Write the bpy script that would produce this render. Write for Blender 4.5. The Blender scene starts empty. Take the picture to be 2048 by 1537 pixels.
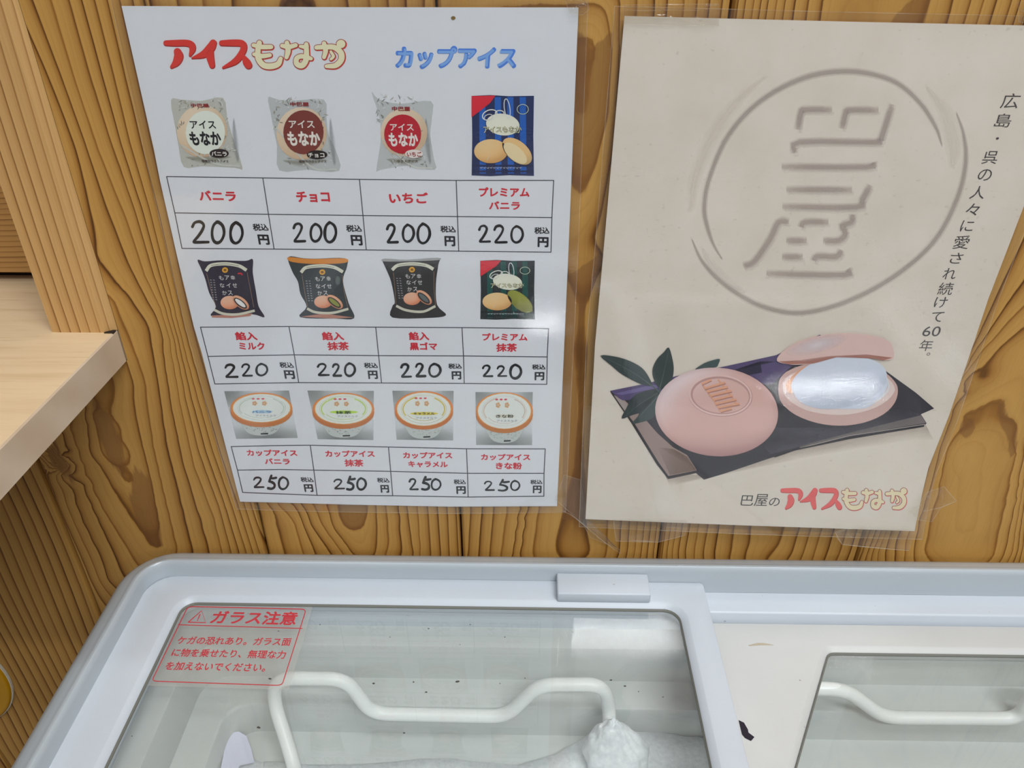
import bpy, bmesh, math, random
import numpy as np
from mathutils import Vector, Matrix
from mathutils.geometry import tessellate_polygon

random.seed(7)
rng = np.random.RandomState(11)
scene = bpy.context.scene
COL = scene.collection

# ------------------------------------------------------------------ camera
F_PX = 1582.85
CX, CY = 1024.0, 768.5
CAM = np.array([0.08196, -0.39699, 0.34426])
RM = np.array([[0.999852045, 0.0171784107, -0.000889088665],
               [-0.00841609419, 0.533619560, 0.845682762],
               [-0.0150019209, 0.845550157, -0.533685183]])      # right, up, forward
cam_data = bpy.data.cameras.new('camera')
cam_data.sensor_width = 36.0
cam_data.lens = F_PX / 2048.0 * 36.0
cam_data.clip_start = 0.01
cam = bpy.data.objects.new('camera', cam_data)
COL.objects.link(cam)
m = Matrix.Identity(4)
for i in range(3):
    m[i][0] = RM[0][i]; m[i][1] = RM[1][i]; m[i][2] = -RM[2][i]; m[i][3] = CAM[i]
cam.matrix_world = m
scene.camera = cam

# ------------------------------------------------------------------ world, lights, exposure
scene.view_settings.view_transform = 'Standard'
scene.view_settings.look = 'None'
scene.view_settings.gamma = 1.0
scene.view_settings.exposure = -0.03
scene.view_settings.use_curve_mapping = False
scene.cycles.transparent_max_bounces = 24
scene.cycles.blur_glossy = 0.05
scene.cycles.sample_clamp_indirect = 0.0
world = bpy.data.worlds.new('shop_ambient')
scene.world = world
world.use_nodes = True
bg = world.node_tree.nodes['Background']
bg.inputs[0].default_value = (0.80, 0.86, 0.95, 1)
bg.inputs[1].default_value = 0.11


def area(name, loc, target, sx, sy, watts, colour=(1, 1, 1)):
    d = bpy.data.lights.new(name, 'AREA')
    d.shape = 'RECTANGLE'; d.size = sx; d.size_y = sy; d.energy = watts; d.color = colour
    o = bpy.data.objects.new(name, d)
    COL.objects.link(o)
    o.location = loc
    v = Vector(target) - Vector(loc)
    o.rotation_euler = v.to_track_quat('-Z', 'Y').to_euler()
    return o


area('ceiling_lamp', (0.82, -1.37, 1.74), (0.82, -1.37, 0), 1.2, 0.17, 33, (0.97, 0.99, 1.0))
area('ceiling_lamp', (1.75, -3.46, 1.74), (1.75, -3.46, 0), 0.6, 0.14, 20, (0.97, 0.99, 1.0))
area('ceiling_lamp', (0.20, -3.78, 1.74), (0.20, -3.78, 0), 0.20, 0.20, 8, (0.97, 0.99, 1.0))
area('ceiling_lamp', (-0.7, -1.78, 1.74), (-0.7, -1.78, 0), 1.2, 0.10, 11, (0.97, 0.99, 1.0))
area('ceiling_lamp', (0.55, -0.62, 1.74), (0.55, -0.62, 0), 1.2, 0.30, 15, (0.97, 0.99, 1.0))


# ------------------------------------------------------------------ helpers
def lin(c):
    out = []
    for x in c[:3]:
        x = x / 255.0
        out.append(x / 12.92 if x <= 0.04045 else ((x + 0.055) / 1.055) ** 2.4)
    return tuple(out)


def ray(u, v):
    c = np.array([(u - CX) / F_PX, -(v - CY) / F_PX, 1.0])
    return RM.T @ c


def hit_plane(u, v, n, k):
    """point of the sight line through photo pixel (u, v) on the plane n.p = k"""
    d = ray(u, v); n = np.array(n, float)
    return CAM + d * (k - n @ CAM) / (n @ d)


def wall_pt(u, v):
    return hit_plane(u, v, (0, 1, 0), 0.0)


def tag(o, label=None, cat=None, group=None, kind=None):
    if label: o['label'] = label
    if cat: o['category'] = cat
    if group: o['group'] = group
    if kind: o['kind'] = kind
    return o


def empty(name, loc):
    o = bpy.data.objects.new(name, None)
    COL.objects.link(o)
    o.location = loc
    o.empty_display_size = 0.05
    return o


def world_loc(o):
    l = Vector(o.location)
    return l + (world_loc(o.parent) if o.parent else Vector((0, 0, 0)))


def mesh_obj(name, verts, faces, mat=None, parent=None, smooth=False, origin=None):
    """verts are world coordinates"""
    verts = np.asarray(verts, float)
    if origin is None:
        origin = world_loc(parent) if parent else Vector(verts.mean(axis=0))
    base = np.array(origin)
    me = bpy.data.meshes.new(name)
    me.from_pydata([tuple(x) for x in (verts - base)], [], [tuple(f) for f in faces])
    me.update()
    if smooth:
        for p in me.polygons: p.use_smooth = True
    o = bpy.data.objects.new(name, me)
    COL.objects.link(o)
    if parent:
        o.parent = parent
        o.location = Vector(origin) - world_loc(parent)
    else:
        o.location = origin
    if mat: me.materials.append(mat)
    return o


def fix_normals(o):
    bm = bmesh.new(); bm.from_mesh(o.data)
    bmesh.ops.recalc_face_normals(bm, faces=bm.faces)
    bm.to_mesh(o.data); bm.free()
    return o


def box_vf(x0, x1, y0, y1, z0, z1):
    v = [(x0, y0, z0), (x1, y0, z0), (x1, y1, z0), (x0, y1, z0), (x0, y0, z1), (x1, y0, z1), (x1, y1, z1), (x0, y1, z1)]
    f = [(0, 3, 2, 1), (4, 5, 6, 7), (0, 1, 5, 4), (1, 2, 6, 5), (2, 3, 7, 6), (3, 0, 4, 7)]
    return v, f


def bevel_box(name, x0, x1, y0, y1, z0, z1, r, mat, parent=None, seg=2):
    v, f = box_vf(x0, x1, y0, y1, z0, z1)
    o = mesh_obj(name, v, f, mat, parent, origin=None if parent else Vector(((x0 + x1) / 2, (y0 + y1) / 2, z0)))
    bm = bmesh.new(); bm.from_mesh(o.data)
    bmesh.ops.bevel(bm, geom=bm.edges[:], offset=r, segments=seg, affect='EDGES', profile=0.5)
    bm.to_mesh(o.data); bm.free()
    for p in o.data.polygons: p.use_smooth = True
    o.data.set_sharp_from_angle(angle=math.radians(50))
    return o


class NT:
    def __init__(self, name):
        self.mat = bpy.data.materials.new(name)
        self.mat.use_nodes = True
        self.t = self.mat.node_tree
        self.t.nodes.clear()
        self.out = self.t.nodes.new('ShaderNodeOutputMaterial')

    def n(self, typ, **kw):
        nd = self.t.nodes.new('ShaderNode' + typ)
        for k, v in kw.items():
            if k.startswith('i_'):
                key = k[2:].replace('_', ' ')
                nd.inputs[int(key) if key.isdigit() else key].default_value = v
            else:
                setattr(nd, k, v)
        return nd

    def l(self, a, b):
        self.t.links.new(a, b)

    def math(self, op, a, b=None, c=None, clamp=False):
        nd = self.n('Math', operation=op); nd.use_clamp = clamp
        for i, x in enumerate((a, b, c)):
            if x is None: continue
            if isinstance(x, (int, float)): nd.inputs[i].default_value = x
            else: self.l(x, nd.inputs[i])
        return nd.outputs[0]

    def mix(self, fac, a, b, mode='MIX'):
        nd = self.n('Mix', data_type='RGBA', blend_type=mode)
        for s, x in ((nd.inputs[0], fac), (nd.inputs[6], a), (nd.inputs[7], b)):
            if isinstance(x, (int, float)): s.default_value = x
            elif isinstance(x, tuple): s.default_value = (*x[:3], 1)
            else: self.l(x, s)
        return nd.outputs[2]

    def coord(self, scale=(1, 1, 1), src='Object'):
        tc = self.n('TexCoord'); mp = self.n('Mapping')
        mp.inputs['Scale'].default_value = scale
        self.l(tc.outputs[src], mp.inputs['Vector'])
        return mp.outputs[0]

    def noise(self, vec, scale, detail=2.0, rough=0.5):
        nd = self.n('TexNoise')
        nd.inputs['Scale'].default_value = scale
        nd.inputs['Detail'].default_value = detail
        nd.inputs['Roughness'].default_value = rough
        if vec is not None: self.l(vec, nd.inputs['Vector'])
        return nd.outputs[0]

    def ramp(self, fac, stops, interp='LINEAR'):
        nd = self.n('ValToRGB'); cr = nd.color_ramp; cr.interpolation = interp
        while len(cr.elements) < len(stops): cr.elements.new(0.5)
        for e, (p, c) in zip(cr.elements, stops):
            e.position = p
            e.color = (*c[:3], 1) if isinstance(c, tuple) else (c, c, c, 1)
        self.l(fac, nd.inputs[0])
        return nd.outputs[0]

    def done(self, colour, rough=0.5, bump=None, bstr=0.1, bdist=0.001, spec=0.5, coat=0.0):
        b = self.n('BsdfPrincipled')
        b.inputs['Roughness'].default_value = rough if isinstance(rough, float) else 0.5
        b.inputs['Specular IOR Level'].default_value = spec
        b.inputs['Coat Weight'].default_value = coat
        if isinstance(colour, tuple): b.inputs['Base Color'].default_value = (*colour, 1)
        else: self.l(colour, b.inputs['Base Color'])
        if bump is not None:
            bp = self.n('Bump'); bp.inputs['Strength'].default_value = bstr
            bp.inputs['Distance'].default_value = bdist
            self.l(bump, bp.inputs['Height']); self.l(bp.outputs[0], b.inputs['Normal'])
        self.l(b.outputs[0], self.out.inputs[0])
        return self.mat


def plastic(name, rgb, rough=0.4, var=0.03, dirt=0.0):
    t = NT(name)
    n1 = t.noise(t.coord(), 14, 3)
    c = t.mix(t.ramp(n1, [(0.3, 0.0), (0.7, 1.0)]), tuple(x * (1 - var) for x in lin(rgb)), tuple(min(1, x * (1 + var)) for x in lin(rgb)))
    if dirt > 0:
        n2 = t.noise(t.coord(), 260, 1, 0.4)
        c = t.mix(t.ramp(n2, [(0.79, 0.0), (0.82, dirt)]), c, lin((110, 108, 100)))
    n3 = t.noise(t.coord(), 900, 2)
    return t.done(c, rough, n3, 0.04, 0.0004)


def wood_mat(name, light, mid, dark, rough=0.55, heart=(132, 88, 46), line_dark=1.0, fine=(700, 60, 12)):
    """colour from the float attribute 'grain' (growth-ring field) and 'heart'"""
    t = NT(name)
    g = t.n('Attribute'); g.attribute_name = 'grain'
    h = t.n('Attribute'); h.attribute_name = 'heart'
    nz = t.noise(t.coord((1, 1, 0.18)), 30, 1)
    nj = t.noise(t.coord((1, 1, 0.12)), 260, 3)
    gg = t.math('ADD', g.outputs['Fac'], t.math('MULTIPLY', t.math('SUBTRACT', nz, 0.5), 0.30))
    gg = t.math('ADD', gg, t.math('MULTIPLY', t.math('SUBTRACT', nj, 0.5), 0.09))
    fr = t.math('FRACT', gg)
    ring = t.n('TexWhiteNoise', noise_dimensions='1D')
    t.l(t.math('FLOOR', gg), ring.inputs['W'])
    prof = t.ramp(fr, [(0.0, 0.15), (0.08, 0.0), (0.58, 0.13), (0.82, 0.42), (0.94, 1.0), (0.98, 0.7), (1.0, 0.15)])
    amp = t.math('ADD', 0.50 * line_dark, t.math('MULTIPLY', ring.outputs['Value'], 0.50 * line_dark))
    k = t.math('MULTIPLY', prof, amp)
    fr2 = t.math('FRACT', t.math('MULTIPLY', gg, 3.0))
    k2 = t.math('MULTIPLY', t.ramp(fr2, [(0.0, 0.1), (0.1, 0.0), (0.75, 0.4), (0.92, 1.0), (1.0, 0.1)]), 0.09)
    k = t.math('ADD', k, k2, clamp=True)
    c = t.ramp(k, [(0.0, lin(light)), (0.42, lin(mid)), (1.0, lin(dark))])
    # brown heartwood patches with ragged ends
    hz = t.noise(t.coord((1, 1, 0.10)), 420, 2)
    hh = t.math('ADD', h.outputs['Fac'], t.math('MULTIPLY', t.math('SUBTRACT', hz, 0.5), 0.35))
    c = t.mix(t.ramp(hh, [(0.44, 0.0), (0.56, 0.62)]), c, lin(heart))
    fib = t.noise(t.coord((fine[0] / 700, fine[1] / 700, fine[2] / 700)), 1400, 3, 0.6)
    c = t.mix(0.55, c, t.ramp(fib, [(0.25, (0.80, 0.78, 0.74)), (0.75, (1.0, 1.0, 1.0))]), 'MULTIPLY')
    big = t.noise(t.coord((1, 1, 0.4)), 9, 2)
    c = t.mix(1.0, c, t.ramp(big, [(0.3, (0.88, 0.86, 0.84)), (0.7, (1.0, 1.0, 1.0))]), 'MULTIPLY')
    hgt = t.math('SUBTRACT', fib, t.math('MULTIPLY', k, 1.2))
    return t.done(c, rough, hgt, 0.18, 0.0003, spec=0.35)


def film_mat(name, haze=0.0, bump=0.25, scale=650, rough=0.06, tint=(1, 1, 1), base=0.05, hazecol=(0.8, 0.8, 0.8), fine=0.13, coarse=0.8):
    t = NT(name)
    tr = t.n('BsdfTransparent'); tr.inputs[0].default_value = (*tint, 1)
    gl = t.n('BsdfGlossy'); gl.inputs['Roughness'].default_value = rough
    lw = t.n('LayerWeight'); lw.inputs['Blend'].default_value = 0.5
    f = t.math('ADD', base, t.math('MULTIPLY', t.math('POWER', lw.outputs['Facing'], 5.0), 0.9))
    if bump > 0:
        nz = t.noise(t.coord(), scale, 2)
        nl = t.noise(t.coord(), 22, 1)
        hgt = t.math('ADD', t.math('MULTIPLY', nz, fine), t.math('MULTIPLY', nl, coarse))
        bp = t.n('Bump'); bp.inputs['Strength'].default_value = bump; bp.inputs['Distance'].default_value = 0.001
        t.l(hgt, bp.inputs['Height']); t.l(bp.outputs[0], gl.inputs['Normal'])
    ms = t.n('MixShader'); t.l(f, ms.inputs[0]); t.l(tr.outputs[0], ms.inputs[1]); t.l(gl.outputs[0], ms.inputs[2])
    if haze > 0:
        df = t.n('BsdfDiffuse'); df.inputs[0].default_value = (*hazecol, 1)
        m2 = t.n('MixShader')
        nn = t.noise(t.coord(), 90, 3)
        t.l(t.math('MULTIPLY', t.ramp(nn, [(0.35, 0.35), (0.7, 1.0)]), haze), m2.inputs[0])
        t.l(ms.outputs[0], m2.inputs[1]); t.l(df.outputs[0], m2.inputs[2]); ms = m2
    t.l(ms.outputs[0], t.out.inputs[0])
    return t.mat


# print ink: colour and coverage come from the mesh's own colour attribute (flat print on paper)
def ink_mat():
    t = NT('printed_ink')
    a = t.n('Attribute'); a.attribute_name = 'ink'
    d = t.n('BsdfPrincipled'); d.inputs['Roughness'].default_value = 0.55; d.inputs['Specular IOR Level'].default_value = 0.2
    t.l(a.outputs['Color'], d.inputs['Base Color'])
    tr = t.n('BsdfTransparent'); ms = t.n('MixShader')
    t.l(a.outputs['Alpha'], ms.inputs[0]); t.l(tr.outputs[0], ms.inputs[1]); t.l(d.outputs[0], ms.inputs[2])
    t.l(ms.outputs[0], t.out.inputs[0])
    return t.mat


INK = ink_mat()


# ------------------------------------------------------------------ flat print builder
_glyph = {}


def glyphs(s, bold):
    key = (s, bold)
    if key in _glyph: return _glyph[key]
    c = bpy.data.curves.new('lettering', 'FONT')
    c.body = s; c.offset = bold; c.resolution_u = 3
    o = bpy.data.objects.new('lettering', c)
    COL.objects.link(o)
    dg = bpy.context.evaluated_depsgraph_get()
    me = bpy.data.meshes.new_from_object(o.evaluated_get(dg))
    v = np.array([(p.co.x, p.co.y) for p in me.vertices])
    f = [tuple(p.vertices) for p in me.polygons]
    bpy.data.objects.remove(o); bpy.data.curves.remove(c); bpy.data.meshes.remove(me)
    v0, v1 = v.min(0), v.max(0)
    _glyph[key] = (v, f, v0, v1)
    return _glyph[key]


def catmull(P, n=6):
    P = [np.array(p, float) for p in P]
    if len(P) < 3:
        return [P[0] + (P[-1] - P[0]) * t / n for t in range(n + 1)]
    Q = [2 * P[0] - P[1]] + P + [2 * P[-1] - P[-2]]
    out = []
    for i in range(1, len(Q) - 2):
        a, b, c, d = Q[i - 1], Q[i], Q[i + 1], Q[i + 2]
        for k in range(n):
            t = k / n
            out.append(0.5 * ((2 * b) + (c - a) * t + (2 * a - 5 * b + 4 * c - d) * t * t + (3 * b - a - 3 * c + d) * t ** 3))
    out.append(P[-1])
    return out


class Sheet:
    """a flat sheet: plane n.p = k, 'up' direction on it; layers step towards the viewer"""
    def __init__(self, n, k, up):
        self.n = np.array(n, float); L = np.linalg.norm(self.n)
        self.n /= L; self.k = k / L; self.up = np.array(up, float)
        s = np.sign(self.n @ CAM - self.k); self.side = s
    def hit(self, u, v, layer=0.0):
        p = hit_plane(u, v, self.n, self.k)
        return p + self.n * self.side * layer * 6e-5


class Print:
    def __init__(self, sheet, T=(0, 0, 1, 1), gain=1.35):
        self.s = sheet; self.T = T; self.g = gain
        self.v = []; self.f = []; self.c = []; self.e = 0.0

    def px(self, x, y):
        ox, oy, sx, sy = self.T
        return ox + x / sx, oy + y / sy

    def add(self, x, y, layer, col, a=1.0):
        u, v = self.px(x, y)
        self.v.append(self.s.hit(u, v, layer + self.e))
        self.c.append((*col, a))
        return len(self.v) - 1

    def poly(self, pts, col, layer=1, a=1.0, smooth=0, cols=None):
        col = lin(col)
        if smooth:
            pp = list(pts) + [pts[0]]
            P = [np.array(p, float) for p in pts]; n = len(P); out = []
            for i in range(n):
                p0, p1, p2, p3 = P[i - 1], P[i], P[(i + 1) % n], P[(i + 2) % n]
                for k in range(smooth):
                    t = k / smooth
                    out.append(0.5 * ((2 * p1) + (p2 - p0) * t + (2 * p0 - 5 * p1 + 4 * p2 - p3) * t * t + (3 * p1 - p0 - 3 * p2 + p3) * t ** 3))
            pts = out
        al = a if isinstance(a, (list, tuple)) else [a] * len(pts)
        ids = [self.add(p[0], p[1], layer, lin(cols[i]) if cols else col, al[i]) for i, p in enumerate(pts)]
        for t in tessellate_polygon([[Vector((p[0], p[1], 0)) for p in pts]]):
            self.f.append([ids[i] for i in t])

    def ell(self, cx, cy, rx, ry, col, layer=1, rot=0.0, a=1.0, fn=None, m=5, n=28, arc=None):
        c0 = lin(col); cr, sr = math.cos(math.radians(rot)), math.sin(math.radians(rot))
        def pt(r, th):
            ux, uy = r * math.cos(th), r * math.sin(th)
            x, y = ux * rx, uy * ry
            if fn:
                q = fn(ux, uy); cc = lin(q[:3]); aa = q[3] if len(q) > 3 else a
            else: cc, aa = c0, a
            return self.add(cx + x * cr - y * sr, cy + x * sr + y * cr, layer, cc, aa)
        if not fn: m = 1
        ctr = pt(0, 0); prev = None
        for j in range(1, m + 1):
            ring = [pt(j / m, 2 * math.pi * i / n) for i in range(n)]
            for i in range(n):
                k = (i + 1) % n
                if prev is None: self.f.append([ctr, ring[i], ring[k]])
                else: self.f.append([prev[i], ring[i], ring[k], prev[k]])
            prev = ring

    def arc(self, cx, cy, rx, ry, w, col, layer=1, t0=0, t1=360, rot=0, a=1.0):
        n = max(6, int(abs(t1 - t0) / 10)); cr, sr = math.cos(math.radians(rot)), math.sin(math.radians(rot))
        pts = []
        for i in range(n + 1):
            th = math.radians(t0 + (t1 - t0) * i / n)
            x, y = rx * math.cos(th), ry * math.sin(th)
            pts.append((cx + x * cr - y * sr, cy + x * sr + y * cr))
        self.stroke(pts, w, col, layer, smooth=0, a=a, cap=False)

    def bump_e(self):
        self.e = (self.e + 0.02) % 0.6

    def stroke(self, pts, w, col, layer=1, smooth=6, a=1.0, cap=True, soft=False, joints=False):
        """w: width or list of widths, same units as pts"""
        col = lin(col)
        ws = list(w) if isinstance(w, (list, tuple)) else [w] * len(pts)
        P = [(p[0], p[1], ww) for p, ww in zip(pts, ws)]
        S = catmull(P, smooth) if smooth else [np.array(p, float) for p in P]
        S = [s for i, s in enumerate(S) if i == 0 or np.hypot(*(s[:2] - S[i - 1][:2])) > 1e-6]
        n = len(S); L = []; self.bump_e()
        prof = [(-1, 0), (-0.6, 0.35), (-0.3, 0.85), (0, 1), (0.3, 0.85), (0.6, 0.35), (1, 0)] if soft else [(-1, 1), (1, 1)]
        nm = []
        for i in range(n):
            d = S[min(i + 1, n - 1)][:2] - S[max(i - 1, 0)][:2]
            d = d / (np.hypot(*d) + 1e-9); nm.append(np.array([-d[1], d[0]]))
        for i in range(n):
            hw = max(0.01, S[i][2] / 2) * (1.35 if soft else 1)
            ef = 1.0
            if soft and (i == 0 or i == n - 1): ef = 0.0 if cap is False else 0.5
            L.append([self.add(S[i][0] + nm[i][0] * hw * q, S[i][1] + nm[i][1] * hw * q, layer + i * 0.003, col, a * al * ef) for q, al in prof])
        for i in range(n - 1):
            for j in range(len(prof) - 1):
                self.f.append([L[i][j], L[i + 1][j], L[i + 1][j + 1], L[i][j + 1]])
        if cap and not soft:
            ends = [0, n - 1] + (list(range(1, n - 1)) if joints else [])
            for e in ends:
                r = max(0.01, S[e][2] / 2)
                le = layer - 0.012 if e else layer - 0.006
                c = self.add(S[e][0], S[e][1], le, col, a)
                ring = [self.add(S[e][0] + r * math.cos(t), S[e][1] + r * math.sin(t), le, col, a) for t in np.linspace(0, 2 * math.pi, 13)[:-1]]
                for i in range(12): self.f.append([c, ring[i], ring[(i + 1) % 12]])

    def text(self, s, uL, vL, uR, vR, h, col, layer=2, bold=0.0, shear=0.0, a=1.0):
        """ink box of the text: baseline-left, baseline-right, height (all in the current frame)"""
        V, Fc, w0, w1 = glyphs(s, 0.0)
        A = np.array(self.s.hit(*self.px(uL, vL))); B = np.array(self.s.hit(*self.px(uR, vR)))
        Tp = np.array(self.s.hit(*self.px(uL, vL - h)))
        e = B - A; H = (Tp - A) @ self.s.up
        eu = e / np.linalg.norm(e)
        col = lin(col)
        W = w1[0] - w0[0]; T_ = w1[1] - w0[1]; bx = min(bold, 0.2 * T_); k = 8 if bold > 0.04 else 6
        offs = [(0, 0)] if bold <= 0 else [(bx * math.cos(2 * math.pi * i / k + .3), bx * math.sin(2 * math.pi * i / k + .3)) for i in range(k)] + [(0, 0)]
        for ox, oy in offs:
            self.bump_e()
            nn = self.s.n * self.s.side * (layer + self.e) * 6e-5
            sx = (V[:, 0] + ox - w0[0] + bx) / (W + 2 * bx) if bold > 0 else (V[:, 0] - w0[0]) / W
            sy = (V[:, 1] + oy - w0[1] + bx) / (T_ + 2 * bx) if bold > 0 else (V[:, 1] - w0[1]) / T_
            Q = A + sx[:, None] * e + (sy * H)[:, None] * self.s.up + (sy * H * shear)[:, None] * eu + nn
            base = len(self.v)
            self.v.extend(list(Q)); self.c.extend([(*col, a)] * len(Q))
            for t in Fc: self.f.append([base + i for i in t])

    def build(self, name, parent, label=None, mat=None):
        o = mesh_obj(name, self.v, self.f, mat or INK, parent)
        at = o.data.color_attributes.new('ink', 'FLOAT_COLOR', 'POINT')
        cc = np.array(self.c, dtype=np.float32); cc[:, :3] *= self.g; mx = cc[:, :3].max(1, keepdims=True); cc[:, :3] *= np.where(mx > 0.86, 0.86 / np.maximum(mx, 1e-6), 1.0)
        at.data.foreach_set('color', cc.ravel())
        if label: o['label'] = label
        return o


# ------------------------------------------------------------------ growth-ring field (thin plate spline)
def tps(points, vals, reg=1e-4):
    P = np.array(points) * 10.0; n = len(P)
    d = np.linalg.norm(P[:, None] - P[None], axis=2)
    K = np.where(d > 0, d * d * np.log(d + 1e-12), 0) + reg * np.eye(n)
    Q = np.hstack([np.ones((n, 1)), P])
    A = np.zeros((n + 3, n + 3)); A[:n, :n] = K; A[:n, n:] = Q; A[n:, :n] = Q.T
    w = np.linalg.solve(A, np.concatenate([vals, np.zeros(3)]))
    def ev(X):
        X = np.array(X) * 10.0
        out = np.zeros(len(X))
        for i in range(0, len(X), 4000):
            x = X[i:i + 4000]
            d = np.linalg.norm(x[:, None] - P[None], axis=2)
            out[i:i + 4000] = np.where(d > 0, d * d * np.log(d + 1e-12), 0) @ w[:n] + w[n] + x @ w[n + 1:]
        return out
    return ev


def grain_from_lines(lines, step=28):
    pts, vals = [], []
    for lvl, poly in lines:
        for (a, b) in zip(poly[:-1], poly[1:]):
            L = math.hypot(b[0] - a[0], b[1] - a[1]); k = max(1, int(L / step))
            for i in range(k):
                u = a[0] + (b[0] - a[0]) * i / k; v = a[1] + (b[1] - a[1]) * i / k
                w = wall_pt(u, v); pts.append((w[0], w[2])); vals.append(lvl)
        w = wall_pt(*poly[-1]); pts.append((w[0], w[2])); vals.append(lvl)
    return tps(pts, np.array(vals, float))


def poly_soft(X, polys, soft):
    """1 well inside, 0 well outside, 0.5 on the outline"""
    best = np.zeros(len(X))
    for poly in polys:
        Q = np.array([(wall_pt(*p)[0], wall_pt(*p)[2]) for p in poly]); n = len(Q)
        ins = np.zeros(len(X), bool); dist = np.full(len(X), 1e9)
        for i in range(n):
            a, b = Q[i], Q[(i + 1) % n]
            c = ((a[1] > X[:, 1]) != (b[1] > X[:, 1])) & (X[:, 0] < (b[0] - a[0]) * (X[:, 1] - a[1]) / (b[1] - a[1] + 1e-12) + a[0])
            ins ^= c
            t = np.clip(((X - a) @ (b - a)) / ((b - a) @ (b - a)), 0, 1)
            dist = np.minimum(dist, np.linalg.norm(X - (a + t[:, None] * (b - a)), axis=1))
        s = np.where(ins, 1, -1) * dist / soft
        best = np.maximum(best, np.clip(0.5 + 0.5 * s, 0, 1))
    return best


# ------------------------------------------------------------------ materials
M_WALL = wood_mat('cedar_wall_board', (200, 154, 82), (160, 110, 47), (80, 43, 9))
M_POST = wood_mat('cedar_post', (210, 168, 110), (184, 138, 82), (100, 62, 28), line_dark=1.0)
M_BACK = wood_mat('cedar_recess_board', (186, 142, 84), (160, 116, 64), (96, 62, 30), fine=(12, 60, 700))
M_FRZ = plastic('freezer_rim_plastic', (178, 186, 192), 0.25, 0.015)
M_LID = plastic('lid_frame_plastic', (195, 202, 210), 0.38, 0.012, 0.5)
M_LID2 = plastic('worn_lid_frame_plastic', (198, 199, 197), 0.42, 0.03, 0.8)
M_LINER = plastic('freezer_liner_plastic', (198, 201, 199), 0.5, 0.02)
M_WIRE = plastic('white_coated_wire', (240, 242, 240), 0.35, 0.02)
M_GLASS = film_mat('lid_glass', haze=0.035, bump=0.0, rough=0.0, tint=(0.95, 0.96, 0.955), base=0.055, hazecol=(0.75, 0.8, 0.78))
M_FILM = film_mat('laminate_film', haze=0.012, bump=0.16, scale=700, rough=0.03, base=0.045, tint=(0.985, 0.985, 0.98))
M_TAPE = film_mat('clear_tape', haze=0.035, bump=0.9, scale=260, rough=0.12, base=0.05, tint=(0.95, 0.94, 0.91), fine=0.12, coarse=2.2)
M_EDGE = film_mat('film_edge', haze=0.30, bump=0.3, scale=300, rough=0.2, base=0.08, hazecol=(0.75, 0.66, 0.52))
t = NT('poster_paper'); M_PAPER = t.done(lin((228, 231, 238)), 0.6, spec=0.2)
t = NT('mottled_poster_paper')
nz = t.noise(t.coord(), 45, 4, 0.6)
nf = t.noise(t.coord((1, 1, 1.6)), 330, 2, 0.5)
c = t.mix(t.ramp(nz, [(0.3, 0.0), (0.7, 1.0)]), lin((224, 213, 200)), lin((231, 222, 212)))
c = t.mix(t.ramp(nf, [(0.66, 0.0), (0.78, 0.35)]), c, lin((178, 162, 146)))
M_PAPERB = t.done(c, 0.6, spec=0.2)
t = NT('gap_shade_grey'); M_GAPSHADE = t.done(lin((112, 112, 104)), 0.6)  # dark grey for the painted shade gap and gasket grime at the lid windows
t = NT('dark_backing'); M_DARK = t.done(lin((40, 28, 16)), 0.9)
t = NT('frost')
nf = t.noise(t.coord(), 300, 4, 0.6)
c = t.mix(t.ramp(nf, [(0.3, 0.0), (0.7, 1.0)]), lin((222, 226, 230)), lin((246, 248, 250)))
M_FROST = t.done(c, 0.7, nf, 0.35, 0.001)
t = NT('yellow_enamel'); M_YEL = t.done(lin((206, 150, 4)), 0.4)
t = NT('white_highlight_edging'); M_WHT = t.done(lin((225, 225, 215)), 0.5)  # white for the painted highlight along the disc edge
t = NT('shop_floor_vinyl'); nz = t.noise(t.coord(), 6, 3)
M_FLOOR = t.done(t.mix(nz, lin((150, 140, 128)), lin((172, 162, 150))), 0.4)


def pale_wood(name, end=False):
    t = NT(name)
    if not end:
        n1 = t.noise(t.coord((0.05, 1, 1)), 110, 4, 0.6)
        n2 = t.noise(t.coord((0.06, 1, 1)), 520, 2, 0.5)
        c = t.ramp(n1, [(0.25, lin((216, 188, 148))), (0.55, lin((226, 201, 164))), (0.8, lin((206, 174, 130)))])
        c = t.mix(t.ramp(n2, [(0.6, 0.0), (0.75, 0.35)]), c, lin((184, 142, 104)))
        return t.done(c, 0.5, n2, 0.08, 0.0004, spec=0.3)
    co = t.coord((1, 1, 1))
    wv = t.n('TexWave', wave_type='BANDS', bands_direction='DIAGONAL')
    wv.inputs['Scale'].default_value = 16; wv.inputs['Distortion'].default_value = 5; wv.inputs['Detail'].default_value = 3
    t.l(co, wv.inputs['Vector'])
    n1 = t.noise(co, 28, 2)
    c = t.ramp(wv.outputs['Fac'], [(0.0, lin((196, 172, 146))), (1.0, lin((205, 183, 158)))])
    c = t.mix(t.ramp(n1, [(0.4, 0.0), (0.65, 0.5)]), c, lin((212, 194, 172)))
    return t.done(c, 0.6, spec=0.25)


M_SHELF = pale_wood('pale_shelf_wood'); M_SHELFEND = pale_wood('pale_shelf_end_grain', True)

# ------------------------------------------------------------------ setting: board wall
wall = empty('wall_back', (0.1, 0, -0.83)); tag(wall, 'golden cedar board wall behind the posters and freezer', None, None, 'structure')
PITCH = 0.1349
SEAMS = [-0.2296 + PITCH * i for i in range(-8, 12)]
N0 = 8        # index of the first traced board
OPEN_X, SH_T, SH_B = -0.1512, 0.1283, 0.1076


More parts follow.
